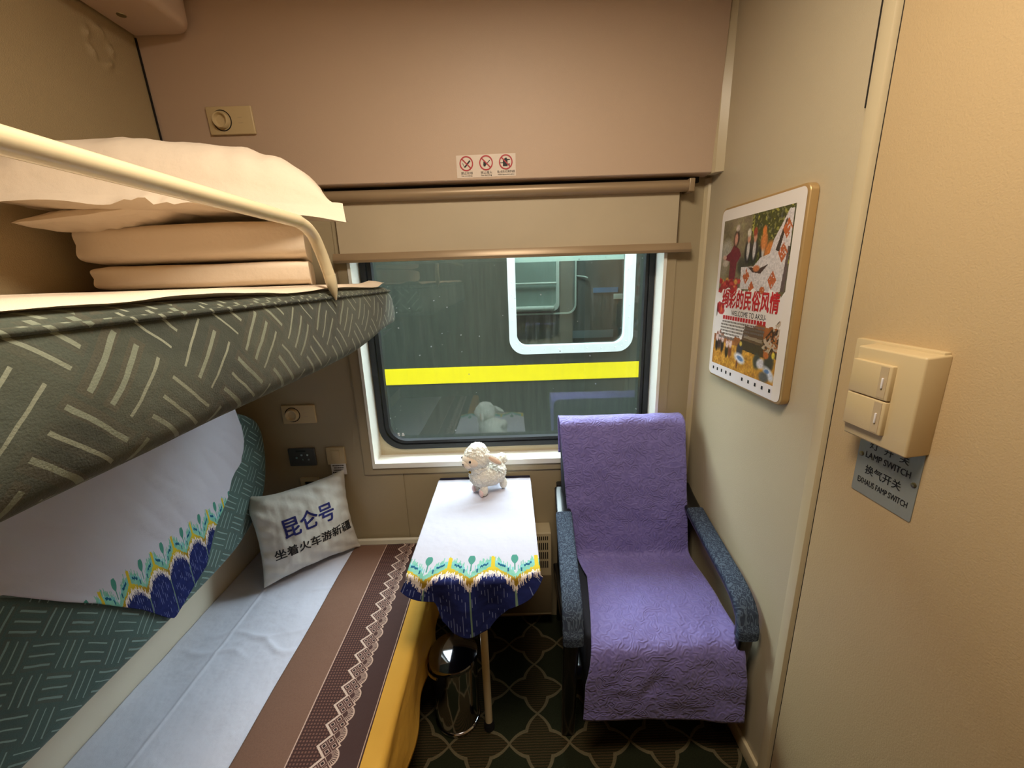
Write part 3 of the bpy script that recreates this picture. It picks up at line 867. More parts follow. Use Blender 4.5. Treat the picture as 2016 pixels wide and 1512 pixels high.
for k, cx in enumerate((-.068, 0.0, .068)):
    cy = .010
    rg = disc_ring(cx, cy, .0195, .0235, .0010); bar(cx-.0145, cy+.0145, cx+.0145, cy-.0145, .0038, .0010, rg)
    obj('roundel', put(rg, SM), M_red, t_, smooth=False)
    g = bmesh.new()
    if k == 0:
        bar(cx-.006, cy-.011, cx+.013, cy+.009, .0048, .0006, g); bar(cx-.013, cy+.002, cx-.006, cy-.012, .0016, .0006, g)
    elif k == 1:
        poly([(cx-.010, cy-.006), (cx-.009, cy+.003), (cx-.005, cy+.008), (cx-.003, cy+.002), (cx+.001, cy-.005), (cx-.003, cy-.011), (cx-.008, cy-.011)], .0006, g); bar(cx+.001, cy-.004, cx+.013, cy+.008, .0022, .0006, g)
    else:
        poly([(cx-.010, cy-.013), (cx-.010, cy+.008), (cx+.002, cy+.014), (cx+.006, cy+.008), (cx+.006, cy-.013)], .0006, g)
        bar(cx-.020, cy-.002, cx-.009, cy-.002, .0022, .0006, g); bar(cx+.005, cy+.007, cx+.014, cy+.007, .003, .0006, g); bar(cx+.005, cy-.007, cx+.014, cy-.007, .003, .0006, g)
    obj('pictogram', put(g, SM), M_ink_black, t_, smooth=False)
    zh = ('禁止吸烟', '禁止烟火', '禁止使用大功率用电器')[k]; en = ('No smoking', 'No burning', 'Prohibited high power electric appliances')[k]
    w = (.040, .040, .060)[k]
    g = put(text_bm(zh, w, .0085), Matrix.Translation((cx, -.0195, .0006))); join(g, put(text_bm(en, w-.003, .0050, .01), Matrix.Translation((cx, -.0285, .0006))))
    obj('lettering', put(g, SM), M_ink_black, t_, smooth=False)

# ================================================================== LOWER BERTH
lb = thing('lower_berth', 'lower berth along the left wall with a white sheet and runner', 'berth', (-.75, .5, 0))
obj('base', box(XL+.005, -.40, -.50, 1.60, 0.0, .30, .004), M_chairfab, lb)
obj('mattress', box(XL+.018, -.362, -.50, 1.588, .30, .444, .012), M_cream_rail, lb)
obj('back_rail', box(XL+.002, XL+.016, -.50, 1.60, .40, .600, .004), M_cream_rail, lb)
obj('end_rail', box(-.95, -.40, 1.590, 1.606, .38, .466, .004), M_cream_rail, lb)
# yellow bedspread over the front edge
def spread(u, v):
    y = -.48+2.055*v
    Ls = [(-.78, .4465), (-.60, .4465), (-.42, .4475), (-.375, .447), (-.358, .440), (-.351, .425)]
    d = .30+u*.32
    drop = .20-.05*ease(1.2, .6, y)+.012*sin(y*7)
    if d < .42: x, z = -.78+d, .4475
    elif d < .46:
        a = (d-.42)/.04*pi/2; x, z = -.36+.0165*sin(a), .4305+.0165*cos(a)
    else:
        k = (d-.46)/.16; x = -.3435+.010*k+.010*k*sin(y*17+1.3*sin(y*5))+.006*nz(y*5, k*2); z = .4305-drop*k
    z += .002*nz(x*9, y*7)
    return (x, y, z, x, y)
o = solidify(obj('bedspread', grid(spread, 46, 150), M_yellow, loc=(-.5, .5, .3), angle=80), .003, 1.0)
tag(o, 'mustard yellow bedspread hanging over the front edge of the lower berth', 'bedspread')
def sheet(u, v):
    x = -1.137+.43*u; y = -.48+2.06*v
    z = .4485+.0022*nz(x*6, y*5, 1)+.0016*nz(x*17, y*13, 2)
    # pressed fold along the bed and creases across
    z += .0030*math.exp(-((x+.985-.01*sin(y*2))/.004)**2)
    c = 1.075+.06*(x+.9)+.018*sin(x*19)
    for dy, a, w in ((0, .0050, .010), (.035, .0036, .008), (-.045, .0034, .009), (.075, .0022, .010)):
        z += a*math.exp(-((y-c-dy-.02*sin(x*27+dy*90))/w)**2)*ease(-1.13, -1.0, x)*(.6+.4*sin(x*22+dy*60))
    z += .003*math.exp(-((y-1.32-.10*(x+.75))/.006)**2)*ease(-.82, -.76, x)
    return (x, y, z, x, y)
o = solidify(obj('bed_sheet', grid(sheet, 110, 330), M_sheet, loc=(-.92, .5, .445), angle=80), .003, -1.0)
tag(o, 'creased bluish white sheet covering the lower berth', 'sheet')
def runner(u, v):
    x = -.718+.320*u; y = -.47+2.045*v
    z = .4540+.0012*nz(x*7, y*5, 3)+.0010*nz(x*15, y*11, 5)-.0055*ease(-.705, -.718, x)*0
    x += .004*nz(y*4, 2.0)*(1-u)
    return (x, y, z, .320*u, y-.766+.02575)
o = solidify(obj('bed_runner', grid(runner, 60, 200), M_runner, loc=(-.56, .5, .452), angle=80), .003, -1.0)
tag(o, 'brown bed runner with a pale zigzag lattice border on the lower berth', 'bed runner')

# ---- back pad on the left wall
bp = thing('backrest_pad', 'teal woven backrest pad fixed along the wall above the lower berth', 'backrest', (-1.08, .5, .63))
out = [(-.45, .632), (.60, .632), (1.0, .632), (1.18, .636)]
out += [tuple(p[:2]) for p in smooth_path([(1.18, .636, 0), (1.30, .648, 0), (1.42, .69, 0), (1.51, .765, 0), (1.555, .86, 0), (1.572, .96, 0), (1.562, 1.04, 0), (1.525, 1.085, 0), (1.44, 1.135, 0), (1.30, 1.22, 0)], 4)][1:]
out += [(-.45, 1.22)]
def pad():
    t = prism(out, 0, XL+.004, -1.022, .030, 6)
    return t
obj('cushion', pad(), M_pad, bp, uv=True, angle=60)
obj('seam', tube([(-1.0235, y, z) for y, z in [(-.4, .665), (1.15, .668)]]+[(-1.0235, p[0], p[1]) for p in smooth_path([(1.30, .685, 0), (1.40, .725, 0), (1.48, .79, 0), (1.52, .87, 0), (1.535, .96, 0), (1.52, 1.04, 0)], 4)], .0022, 8), M_pad, bp, uv=True)
# ---- cover with the ikat border hung on the pad
def cover():
    prof_r = [(1.40, 1.215), (1.435, 1.081), (1.432, 1.018), (1.392, .954), (1.326, .915), (1.292, .866), (1.207, .799), (1.139, .706), (.998, .646)]
    prof_l = [(-.10, 1.215), (.30, 1.16), (.50, 1.105), (.673, 1.012), (.760, .915), (.819, .856), (.913, .749), (.973, .664), (.990, .646)]
    rz = [p[1] for p in prof_r][::-1]; ry = [p[0] for p in prof_r][::-1]
    lz = [p[1] for p in prof_l][::-1]; ly = [p[0] for p in prof_l][::-1]
    def f(u, v):
        z = .646+(1.205-.646)*v
        y0, y1 = interp(z, lz, ly), interp(z, rz, ry)
        y = y0+(y1-y0)*u
        e = min(u, 1-u)
        x = -1.017+.003*nz(y*9, z*9)+.004*abs(nz(y*16+z*9, z*5, 3.0))*(1-.7*ease(.9, .7, z))
        x += .006*ease(.05, 0, u)*ease(.70, .95, z)
        return (x, y, z, (y-.867)/.072+.5, (.880-z)*1.10)
    return grid(f, 120, 130)
o = solidify(obj('backrest_cover', cover(), M_ikat, loc=(-1.015, .95, .646), angle=80), .0025, 1.0)
tag(o, 'white backrest cover with a green and navy feathered border over the pad', 'backrest cover')

# ================================================================== PRINTED CUSHION
BL, BR = Vector((-.975, 1.316, .462)), Vector((-.690, 1.556, .462))
ex = (BR-BL).normalized(); up = Vector((-.10, .20, 1)); up = (up-ex*up.dot(ex)).normalized()
CW, CHh = .186, .176
cc = (BL+BR)/2+up*CHh
CM = frame_matrix(cc, ex, up)
ct = thing('cushion', 'pale square cushion printed with blue and black Chinese writing on the sheet', 'cushion', tuple((BL+BR)/2))
def cush_z(a, b): return (max(0, 1-abs(a)**2.2)*max(0, 1-abs(b)**2.2))**.52*.056
def cush():
    t = pillow(CW, CHh, .056, 0, 2.2, 56, .0045, 2.0, .085, .050)
    for v in t.verts:
        a, b = v.co.x/CW, v.co.y/CHh
        # top left corner tucked back, pulled creases at corners
        k = max(0, -a)*max(0, b); v.co.z -= .035*ease(.45, 1, k); v.co.x += .02*ease(.6, 1, k)
        v.co.z += .0035*sin((a*.6+b)*20)*ease(.45, .95, max(abs(a), abs(b)))*ease(1.0, .9, max(abs(a), abs(b)))
    return put(t, CM)
obj('cover', cush(), M_cushion, ct, angle=80)
from mathutils.bvhtree import BVHTree
_bvh_src = pillow(CW, CHh, .056, 0, 2.2, 56, .0045, 2.0, .085, .050)
for v in _bvh_src.verts:
    a, b = v.co.x/CW, v.co.y/CHh
    k = max(0, -a)*max(0, b); v.co.z -= .035*ease(.45, 1, k); v.co.x += .02*ease(.6, 1, k)
    v.co.z += .0035*sin((a*.6+b)*20)*ease(.45, .95, max(abs(a), abs(b)))*ease(1.0, .9, max(abs(a), abs(b)))
_bvh = BVHTree.FromBMesh(_bvh_src); _bvh_src.free()
def wrap(bm):
    bmesh.ops.triangulate(bm, faces=bm.faces)
    for _ in range(3):
        ed = [e for e in bm.edges if e.calc_length() > .005]
        if not ed: break
        bmesh.ops.subdivide_edges(bm, edges=ed, cuts=1); bmesh.ops.triangulate(bm, faces=bm.faces)
    for v in bm.verts:
        h = _bvh.ray_cast(Vector((v.co.x, v.co.y, .3)), Vector((0, 0, -1)))
        v.co.z += (h[0].z if h[0] else 0)+.0012
    return put(bm, CM)
g = put(text_bm('昆仑号', .190, .078, .020), Matrix.Translation((.006, .034, 0)) @ Matrix.Rotation(radians(3), 4, 'Z'))
obj('title_print', wrap(g), M_ink_blue, ct, smooth=False)
g = put(text_bm('坐着火车游新疆', .292, .040, .022), Matrix.Translation((.012, -.056, 0)) @ Matrix.Rotation(radians(2), 4, 'Z'))
obj('slogan_print', wrap(g), M_ink_black, ct, smooth=False)

# ================================================================== TABLE
tt = thing('folding_table', 'small navy-edged table under the window on one round leg', 'table', (-.13, 1.3, 0))
def ttop():
    pts = [(-.329, 1.615)]+[(-.329, 1.06)]
    for i in range(9):
        a = radians(180+90*i/8); pts.append((-.329+.07+.07*cos(a), 1.052+.065*sin(a)))
    for i in range(9):
        a = radians(270+90*i/8); pts.append((.064-.07+.07*cos(a), 1.052+.065*sin(a)))
    pts += [(.064, 1.06), (.064, 1.615)]
    return prism(pts, 2, .722, .7495, .006, 4)
obj('table_top', ttop(), M_navy, tt, angle=50)
obj('leg', tube([(-.124, 1.12, .02), (-.124, 1.12, .722)], .0135, 20), M_tubewhite, tt)
obj('leg_foot', lathe([(0, .0), (.019, .0), (.019, .02), (.0138, .034), (0, .034)], (-.124, 1.12, 0), 20), M_rubber, tt)
obj('wall_bracket', box(-.30, .03, 1.59, 1.62, .690, .722, .003), M_alu, tt)
UX = [0, .10, .21, .25, .33, .45, .60, .70, .76, .88, 1.0]
HZ = [.052, .064, .080, .150, .185, .190, .184, .130, .098, .070, .024]
def tcloth():
    def f(u, v):
        s = -.62+v*(.62+.20)                                      # distance past the table's front edge (negative on top)
        x = -.328+.392*u
        c = 2*u-1
        ye = .987+.030*abs(c)**4
        L = interp(u, UX, HZ)
        if v <= .8:
            k = v/.8; y = 1.582+(ye-1.582)*k; z = .7515+.0014*nz(x*9, y*9)+.0010*nz(x*22+y*8, y*13, 2)
            z += .0030*math.exp(-((y-1.37-.42*(x+.16))/.012)**2)*ease(-.28, -.15, x)*ease(.02, -.06, x)
            vd = 1.0785-y
        else:
            k = (v-.8)/.2; d = L*k
            r = .010
            if d < r*pi/2:
                a = d/r; y = ye-r*sin(a); z = .7515-r*(1-cos(a))
            else:
                dd = d-r*pi/2
                fold = .014*sin(u*pi*5.2+.6)*min(1, dd/.08)
                y = ye-r-fold-.10*dd*(abs(c)**2); z = .7515-r-dd
                x += (-.80*max(0, .22-u)/.22*.5+1.25*max(0, u-.80)/.20*.5)*min(dd*1.2, .08)
            vd = 1.0785-ye+d
        return (x, y, z, (x0f(u)+.329-.058)/.1305+.5, vd)
    def x0f(u): return -.328+.392*u
    # finer rows in the hanging part
    t = bmesh.new(); uvl = t.loops.layers.uv.verify(); nu = 150
    vs = [.8*i/70 for i in range(71)]+[.8+.2*i/60 for i in range(1, 61)]
    V = []; T = []
    for v in vs:
        for i in range(nu+1):
            q = f(i/nu, v); V.append(t.verts.new(q[:3])); T.append(q[3:5])
    w = nu+1
    for j in range(len(vs)-1):
        for i in range(nu):
            ids = (j*w+i, (j+1)*w+i, (j+1)*w+i+1, j*w+i+1)
            fc = t.faces.new([V[k] for k in ids])
            for l, k in zip(fc.loops, ids): l[uvl].uv = T[k]
    return t
o = solidify(obj('tablecloth', tcloth(), M_ikat, loc=(-.13, 1.3, .75), angle=80), .0018, 1.0)
tag(o, 'white tablecloth with a teal, ochre and navy feathered border on the table', 'tablecloth')

# ================================================================== TOY LAMB
lt = thing('toy_lamb', 'fluffy white toy lamb standing on the tablecloth by the window', 'toy', (-.115, 1.475, .755))
LM = Matrix.Translation((-.112, 1.482, .754)) @ Matrix.Rotation(radians(-142), 4, 'Z')   # local +X is where it faces
def lm(x, y, z): return LM @ Vector((x, y, z))
RZ = LM.to_3x3().to_4x4()
def body():
    t = bmesh.new()
    E_ = lambda c, r: ellipsoid(lm(*c), r, RZ, 3, t)
    E_((-.014, 0, .078), (.068, .058, .055)); E_((.030, 0, .082), (.045, .049, .052)); E_((.040, 0, .122), (.042, .044, .036))
    E_((.044, 0, .160), (.052, .052, .047)); E_((.040, 0, .186), (.038, .039, .029)); E_((-.076, 0, .118), (.022, .022, .022))
    for sx, sy in ((.036, .026), (.036, -.026), (-.058, .028), (-.058, -.028)):
        E_((sx, sy, .026), (.0165, .0165, .026))
    me = bpy.data.meshes.new('t'); t.to_mesh(me); t.free()
    o = bpy.data.objects.new('t', me); COL.objects.link(o)
    md = o.modifiers.new('r', 'REMESH'); md.mode = 'VOXEL'; md.voxel_size = .0030
    dg = bpy.context.evaluated_depsgraph_get(); dg.update()
    m2 = bpy.data.meshes.new_from_object(o.evaluated_get(dg)); bpy.data.objects.remove(o); bpy.data.meshes.remove(me)
    b = bmesh.new(); b.from_mesh(m2); bpy.data.meshes.remove(m2)
    for _ in range(3): bmesh.ops.smooth_vert(b, verts=b.verts, factor=.5, use_axis_x=True, use_axis_y=True, use_axis_z=True)
    b.normal_update(); inv = LM.inverted()
    for v in b.verts:
        p = inv @ v.co
        fluff = ease(.045, .060, p.z)
        face = ease(.060, .072, p.x)*ease(.185, .170, p.z)*ease(.12, .135, p.z)
        d = noise.voronoi(p*95, distance_metric='DISTANCE')[0][0]
        v.co += v.normal*fluff*(1-face)*(.0050*(1-d*1.4)+.0012*nz(p.x*300, p.y*300, p.z*300))
    return b
obj('body', body(), M_wool, lt, angle=80)
obj('muzzle', ellipsoid(lm(.088, 0, .147), (.020, .026, .019), RZ), M_face, lt)
obj('face_patch', ellipsoid(lm(.068, 0, .157), (.0345, .0450, .0290), RZ), M_face, lt)
for s in (1, -1):
    obj('eye', ellipsoid(lm(.0925, .0270*s, .1635), (.0052, .0052, .0056), RZ, 2), M_eye, lt)
    ax = Vector((-.62, .50*s, -.48)).normalized(); nn = Vector((.45, .80*s, .25)); nn = (nn-ax*nn.dot(ax)).normalized(); th = nn.cross(ax)
    eL = Matrix.Identity(4)
    for i in range(3): eL[i][0], eL[i][1], eL[i][2] = th[i], ax[i], nn[i]
    c0 = Vector((.030, .048*s, .176))+ax*.030
    e = obj('ear', ellipsoid(lm(*c0), (.0155, .037, .0075), RZ @ eL), M_wool, lt)
    obj('ear_lining', ellipsoid(lm(*(c0+nn*.0030+ax*.003)), (.0105, .029, .0060), RZ @ eL), M_ear, e)
obj('nose', ellipsoid(lm(.1080, 0, .149), (.0022, .0045, .0028), RZ, 2), M_eye, lt)
mb = bmesh.new()
for s in (1, -1): tube([lm(.1078, 0, .1445), lm(.1070, .004*s, .1410), lm(.1045, .009*s, .1415)], .0009, 6, mb)
obj('mouth', mb, M_eye, lt)
obj('bell', ellipsoid(lm(.0815, .004, .1110), (.0062, .0062, .0068), RZ, 2), M_bell, lt)
for sx, sy in ((.050, .026), (.050, -.026)):
    obj('hoof_pad', ellipsoid(lm(sx, sy, .0165), (.0065, .0125, .0155), RZ, 3), M_pink, lt)

# ================================================================== HEATER
ht = thing('wall_heater', 'beige vented heater box behind the table and chair under the window', 'heater', (-.08, 1.58, .085))
obj('casing', box(-.30, .148, 1.535, 1.618, .085, .512, .006), M_heater, ht)
obj('lower_panel', box(-.296, .145, 1.533, 1.537, .10, .30, .001), M_heater_dk, ht)
hv = bmesh.new()
for z0, z1 in ((.478, .496), (.430, .464), (.384, .418), (.338, .372)):
    for i in range(40):
        x = .128-i*.0085
        box(x, x+.0045, 1.5335, 1.5365, z0, z1, bm=hv)
obj('vent_slots', hv, M_gap, ht, smooth=False)

# ================================================================== PEDAL BIN
bn = thing('waste_bin', 'polished steel waste bin under the table between berth and table leg', 'bin', (-.247, 1.185, 0))
bc = (-.242, 1.168, 0)
obj('bucket', lathe([(0, .004), (.078, .004), (.080, .012), (.083, .27), (.085, .272), (.085, .279), (0, .279)], bc, 48), M_steel, bn)
obj('base_ring', lathe([(0, 0), (.082, 0), (.084, .004), (.084, .014), (.081, .017), (0, .017)], bc, 48), M_steel, bn)
lid = obj('lid', lathe([(.086, .2795), (.0885, .281), (.0885, .290), (.085, .296), (.060, .304), (.030, .308), (0, .309)], bc, 56), M_lid, bn)
hp = []
for i in range(17):
    a = radians(150+i*90/16); hp.append((bc[0]+.094*cos(a), bc[1]+.094*sin(a), .268-.012*sin(pi*i/16)))
obj('carry_handle', tube(hp, .0045, 10), M_steel, bn)

# ================================================================== ARMCHAIR
ac = thing('armchair', 'black framed armchair with slate blue arm pads beside the table', 'armchair', (.44, 1.28, 0))
obj('seat_base', box(.215, .682, 1.075, 1.47, .16, .445, .02, 4), M_chairfab, ac)
BMx = Matrix.Translation((.44, 1.535, .46)) @ Matrix.Rotation(radians(-8.5), 4, 'X')
obj('backrest', put(box(-.245, .245, -.045, .030, -.06, .555, .028, 5), BMx), M_chairfab, ac)
def arm_side(side):
    xb, xf = (.197, .162) if side < 0 else (.712, .700)
    hw0, hw1 = .033, .029
    P = smooth_path([(0, 1.575, .700), (0, 1.50, .672), (0, 1.36, .640), (0, 1.20, .610), (0, 1.11, .592), (0, 1.055, .566), (0, 1.028, .525), (0, 1.026, .48)], 8)
    return xb, xf, P
def sweep(P, xfun, hw, th, n=8, uvs=True, off=0.0):
    """rounded bar following the side profile P (y,z); x from xfun(y)"""
    t = bmesh.new(); uvl = t.loops.layers.uv.verify(); rings = []; acc = 0; accs = []
    for i, p in enumerate(P):
        d = (P[min(i+1, len(P)-1)]-P[max(i-1, 0)]).normalized(); nrm = Vector((0, -d.z, d.y))
        if nrm.z < 0 and abs(d.y) > .5: nrm = -nrm
        if abs(d.y) <= .5: nrm = Vector((0, -abs(nrm.y), nrm.z)) if nrm.y > 0 else nrm
        if i: acc += (P[i]-P[i-1]).length
        accs.append(acc); row = []
        for k in range(16):
            a = 2*pi*k/16; cx, cz = cos(a), sin(a)
            sx = math.copysign(abs(cx)**.5, cx)*hw; sz = math.copysign(abs(cz)**.6, cz)*th
            row.append(t.verts.new(Vector((xfun(p.y)+sx, p.y, p.z))+nrm*(sz+off)))
        rings.append(row)
    for j in range(len(P)-1):
        for k in range(16):
            f = t.faces.new((rings[j][k], rings[j][(k+1) % 16], rings[j+1][(k+1) % 16], rings[j+1][k]))
            for l in f.loops:
                p = l.vert.co; jj = j if l.vert in (rings[j][k], rings[j][(k+1) % 16]) else j+1
                l[uvl].uv = (p.x, accs[jj])
    t.faces.new(rings[0]); t.faces.new(rings[-1])
    bmesh.ops.recalc_face_normals(t, faces=t.faces)
    return t
for side in (-1, 1):
    xb, xf, P = arm_side(side)
    xfun = lambda y: xf+(xb-xf)*(y-1.02)/.55
    down = [Vector((0, 1.028, .46)), Vector((0, 1.034, .42)), Vector((0, 1.060, .25)), Vector((0, 1.098, .0))]
    fr = obj('arm_frame', sweep(P, xfun, .031, .015), M_black, ac, angle=60)
    obj('arm_pad', sweep([p for p in P if p.y < 1.445], xfun, .0325, .0145, off=.011), M_arm, fr, angle=60)
    xq = lambda y: xf-.004*side*0
    obj('front_leg', sweep(smooth_path([P[-6], P[-1]]+down[1:], 6), lambda y: xf+(-.004 if side < 0 else .0), .024, .017), M_black, ac, angle=60)
    obj('rear_leg', sweep(smooth_path([(0, 1.585, .72), (0, 1.560, .45), (0, 1.575, .20), (0, 1.600, .0)], 6), lambda y: xb, .022, .016), M_black, ac, angle=60)
    obj('side_rail', box(min(xb, xf)-.004, max(xb, xf)+.006, 1.06, 1.57, .28, .335, .006), M_black, ac)

# ---- purple throw
TP = [(1.598, .86), (1.600, .96), (1.598, 1.005), (1.583, 1.026), (1.555, 1.031), (1.528, 1.026), (1.508, 1.006), (1.498, .96), (1.488, .90), (1.472, .78), (1.458, .66), (1.446, .56), (1.437, .505), (1.428, .480), (1.405, .470),
      (1.34, .470), (1.25, .4715), (1.16, .470), (1.09, .464), (1.040, .453), (1.014, .428), (1.003, .39), (.998, .33), (.997, .25), (.998, .178)]
TPs = smooth_path([(0, a, b) for a, b in TP], 6)
_acc = [0.0]
for a, b in zip(TPs, TPs[1:]): _acc.append(_acc[-1]+(b-a).length)
TL = _acc[-1]
_zs = [0, .17/TL, .28/TL, .60/TL, .83/TL, .90/TL, 1.10/TL, 1.26/TL, 1.32/TL, 1.0]
LX = [.186, .183, .183, .205, .248, .262, .237, .212, .200, .194]
RX = [.672, .675, .677, .690, .700, .700, .698, .702, .710, .714]
def throw(u, v):
    s = v*TL; i = min(len(_acc)-2, max(0, int(np.searchsorted(_acc, s))-1)); k = (s-_acc[i])/max(1e-9, _acc[i+1]-_acc[i])
    p = TPs[i].lerp(TPs[i+1], min(1, k)); d = (TPs[i+1]-TPs[i]).normalized(); n = Vector((0, d.z, -d.y))
    x0, x1 = interp(v, _zs, LX), interp(v, _zs, RX); x = x0+(x1-x0)*u
    h = .004*nz(x*7, s*6)+.0035*nz(x*15+3, s*13)
    sag = math.exp(-((s-.86)/.05)**2)*.004*sin(x*30)
    h += sag
    fr = math.exp(-((s-1.345)/.05)**2); h += fr*(.005*nz(x*13, s*22, 4)+.006*math.exp(-((x-.43+(s-1.30)*.5)/.02)**2))
    sk = ease(1.38, TL, s); h += sk*(.006*sin(x*15+.5)+.006*nz(x*5, 2.0))
    p = Vector((x, p.y, p.z))+n*(-abs(h) if False else h)*-1
    p.z += sk*(.012*sin((u-.5)*pi))*-1
    return (p.x, p.y, p.z, u*.5+.25, s)
o = solidify(obj('chair_throw', grid(throw, 90, 230), M_throw, loc=(.44, 1.3, .45), angle=80), .0035, 1.0)
tag(o, 'purple brocade throw draped over the armchair back and seat', 'throw')

# ================================================================== POSTER
PX = .7205; PY0, PY1, PZ0, PZ1 = 1.452, 1.046, 1.224, 1.778
pt = thing('framed_poster', 'framed travel poster with dancers and red Chinese title on the right wall', 'poster', (XR, 1.25, PZ0))
obj('frame', prism(rrect(PY1-.004, PY0+.003, PZ0-.003, PZ1+.003, .022, 6), 0, PX+.0012, XR, .004, 3), M_gold, pt, angle=50)
PW, PH = PY0-PY1, PZ1-PZ0
def paint_poster(nx=250, ny=350):
    rng = np.random.default_rng(5)
    s, t = np.meshgrid((np.arange(nx)+.5)/nx, (np.arange(ny)+.5)/ny)
    img = np.ones((ny, nx, 3))*np.array((232, 224, 218.))
    def sm(n, m):
        a = rng.random((m+2, n+2)); yi = np.linspace(0, m, ny); xi = np.linspace(0, n, nx)
        y0 = yi.astype(int); x0 = xi.astype(int); fy = (yi-y0)[:, None]; fx = (xi-x0)[None, :]
        return (a[np.ix_(y0, x0)]*(1-fy)*(1-fx)+a[np.ix_(y0+1, x0)]*fy*(1-fx)+a[np.ix_(y0, x0+1)]*(1-fy)*fx+a[np.ix_(y0+1, x0+1)]*fy*fx)
    def put_(m, c, a=1.0):
        m = (m*a)[..., None] if m.dtype != bool else m[..., None]*a
        img[:] = img*(1-m)+np.array(c, float)*m
    def ell(cx, cy, rx, ry, c, rot=0, a=1.0):
        x, y = s-cx, (t-cy)*PH/PW; ry = ry*PH/PW
        x2, y2 = x*cos(rot)+y*sin(rot), -x*sin(rot)+y*cos(rot)
        put_(np.clip(1.5-((x2/rx)**2+(y2/ry)**2)*1.2, 0, 1), c, a)
    def pol(P, c, a=1.0):
        ins = np.zeros(s.shape, bool)
        for (x0, y0), (x1, y1) in zip(P, P[1:]+P[:1]):
            cond = ((y0 > t) != (y1 > t)) & (s < (x1-x0)*(t-y0)/(y1-y0+1e-12)+x0); ins ^= cond
        put_(ins, c, a)
    n1, n2, n3 = sm(9, 12), sm(34, 48), sm(80, 110)
    # upper photograph
    top = (s > .045) & (s < .915) & (t > .062) & (t < .475+.02*np.sin(s*23)+.03*(n2-.5)-.04*(s > .6)*0)
    bgc = np.stack([86+60*n1*(1-s)+20*n2, 76+52*n1*(1-s)+26*n2, 58+46*n1*(1-s)+10*n2], -1)
    leaf = (s > .45) & (t < .33)
    lc = np.stack([50+120*(n3 > .62)*n2+30*n2, 54+110*(n3 > .62)*n2+30*n2, 26+40*(n3 > .62)], -1)
    photo = np.where(leaf[..., None], lc, bgc)
    keep = img.copy(); img[:] = np.where(top[..., None], photo, img)
    ell(.12, .24, .10, .075, (176, 172, 160), a=.75); ell(.10, .33, .06, .06, (150, 140, 124), a=.6)
    # woman in maroon
    pol([(.23, .205), (.31, .235), (.34, .27), (.29, .31), (.28, .40), (.19, .40), (.19, .30), (.09, .285), (.09, .275), (.18, .245)], (112, 34, 46))
    ell(.255, .175, .042, .048, (40, 24, 22)); ell(.250, .178, .027, .036, (196, 140, 118)); ell(.26, .118, .03, .02, (206, 190, 180), a=.8)
    ell(.10, .275, .03, .015, (214, 170, 150)); ell(.12, .31, .05, .02, (206, 190, 176), a=.7)
    # three musicians
    for cx, hat in ((.43, (214, 204, 186)), (.51, (150, 56, 36)), (.62, (214, 120, 50))):
        ell(cx, .255, .050, .075, (38, 34, 34)); ell(cx, .245, .022, .055, (196, 190, 186)); ell(cx, .185, .024, .025, (198, 140, 112)); ell(cx-.005, .155, .026, .024, hat)
    ell(.62, .21, .045, .05, (214, 124, 52), a=.9); ell(.69, .26, .055, .055, (206, 122, 50), rot=.5)
    ell(.36, .33, .06, .05, (60, 58, 48), a=.8)
    # white draped dress
    pol([(.36, .335), (.52, .335), (.60, .29), (.70, .275), (.73, .21), (.80, .14), (.86, .078), (.905, .08), (.905, .46), (.70, .465), (.52, .455), (.37, .455)], (214, 206, 204))
    pol([(.76, .26), (.84, .115), (.85, .13), (.80, .27)], (60, 48, 40)); pol([(.45, .335), (.60, .345), (.70, .325), (.62, .372), (.52, .365)], (70, 48, 40))
    ell(.56, .345, .045, .018, (206, 120, 70)); pol([(.885, .25), (.905, .25), (.905, .46), (.86, .46)], (70, 50, 46), .8)
    for cx, cy, r in ((.86, .165, .045), (.84, .275, .045), (.44, .385, .042), (.76, .405, .045), (.52, .445, .035), (.66, .455, .03)):
        k = (np.abs(s-cx)/r+np.abs(t-cy)/(r*.95) < 1.1) & (n3 > .28); put_(k, (190, 96, 48))
    # red flowers at lower left
    for _ in range(46):
        cx, cy = .05+.30*rng.random(), .405+.075*rng.random(); ell(cx, cy, .028, .016, ((170, 40, 44), (198, 62, 58), (150, 30, 40), (208, 150, 70))[rng.integers(4)])
    img[:] = np.where((top | (t > .46))[..., None], img, keep)
    # torn white paper edge
    put_((t > .468+.022*(n2-.3)+.012*np.sin(s*31)) & (t < .72) & (s > .02), (230, 222, 216))
    put_((t > .462+.022*(n2-.3)+.012*np.sin(s*31)) & (t < .474+.022*(n2-.3)) & (s > .3), (240, 236, 230))
    # red brush flower at the left of the title
    for _ in range(22): ell(.06+.09*rng.random(), .545+.06*rng.random(), .030, .016, ((176, 30, 44), (196, 60, 60), (150, 26, 40))[rng.integers(3)], rot=rng.random())
    ell(.12, .575, .006, .03, (230, 150, 80)); ell(.045, .60, .02, .03, (70, 66, 60), a=.7)
    # lower photograph: barn, trees, golden field, dancers
    low = (t > .735+.03*(n2-.5)-.10*(s > .48)*np.clip((s-.48)*6, 0, 1)) & (t < .925) & (s > .045) & (s < .915)
    gold = np.stack([196+50*n2-50*n3, 136+50*n2-50*n3, 46+30*n2-20*n3], -1)
    red = np.stack([140+40*n2, 80+30*n2, 46+10*n2], -1)
    img[:] = np.where(low[..., None], np.where((t < .78)[..., None], red, gold), img)
    pol([(.50, .655), (.74, .66), (.76, .78), (.46, .775)], (104, 80, 62)); pol([(.50, .705), (.74, .712), (.74, .73), (.50, .722)], (150, 134, 116))
    pol([(.46, .735), (.76, .745), (.76, .80), (.46, .79)], (66, 52, 44))
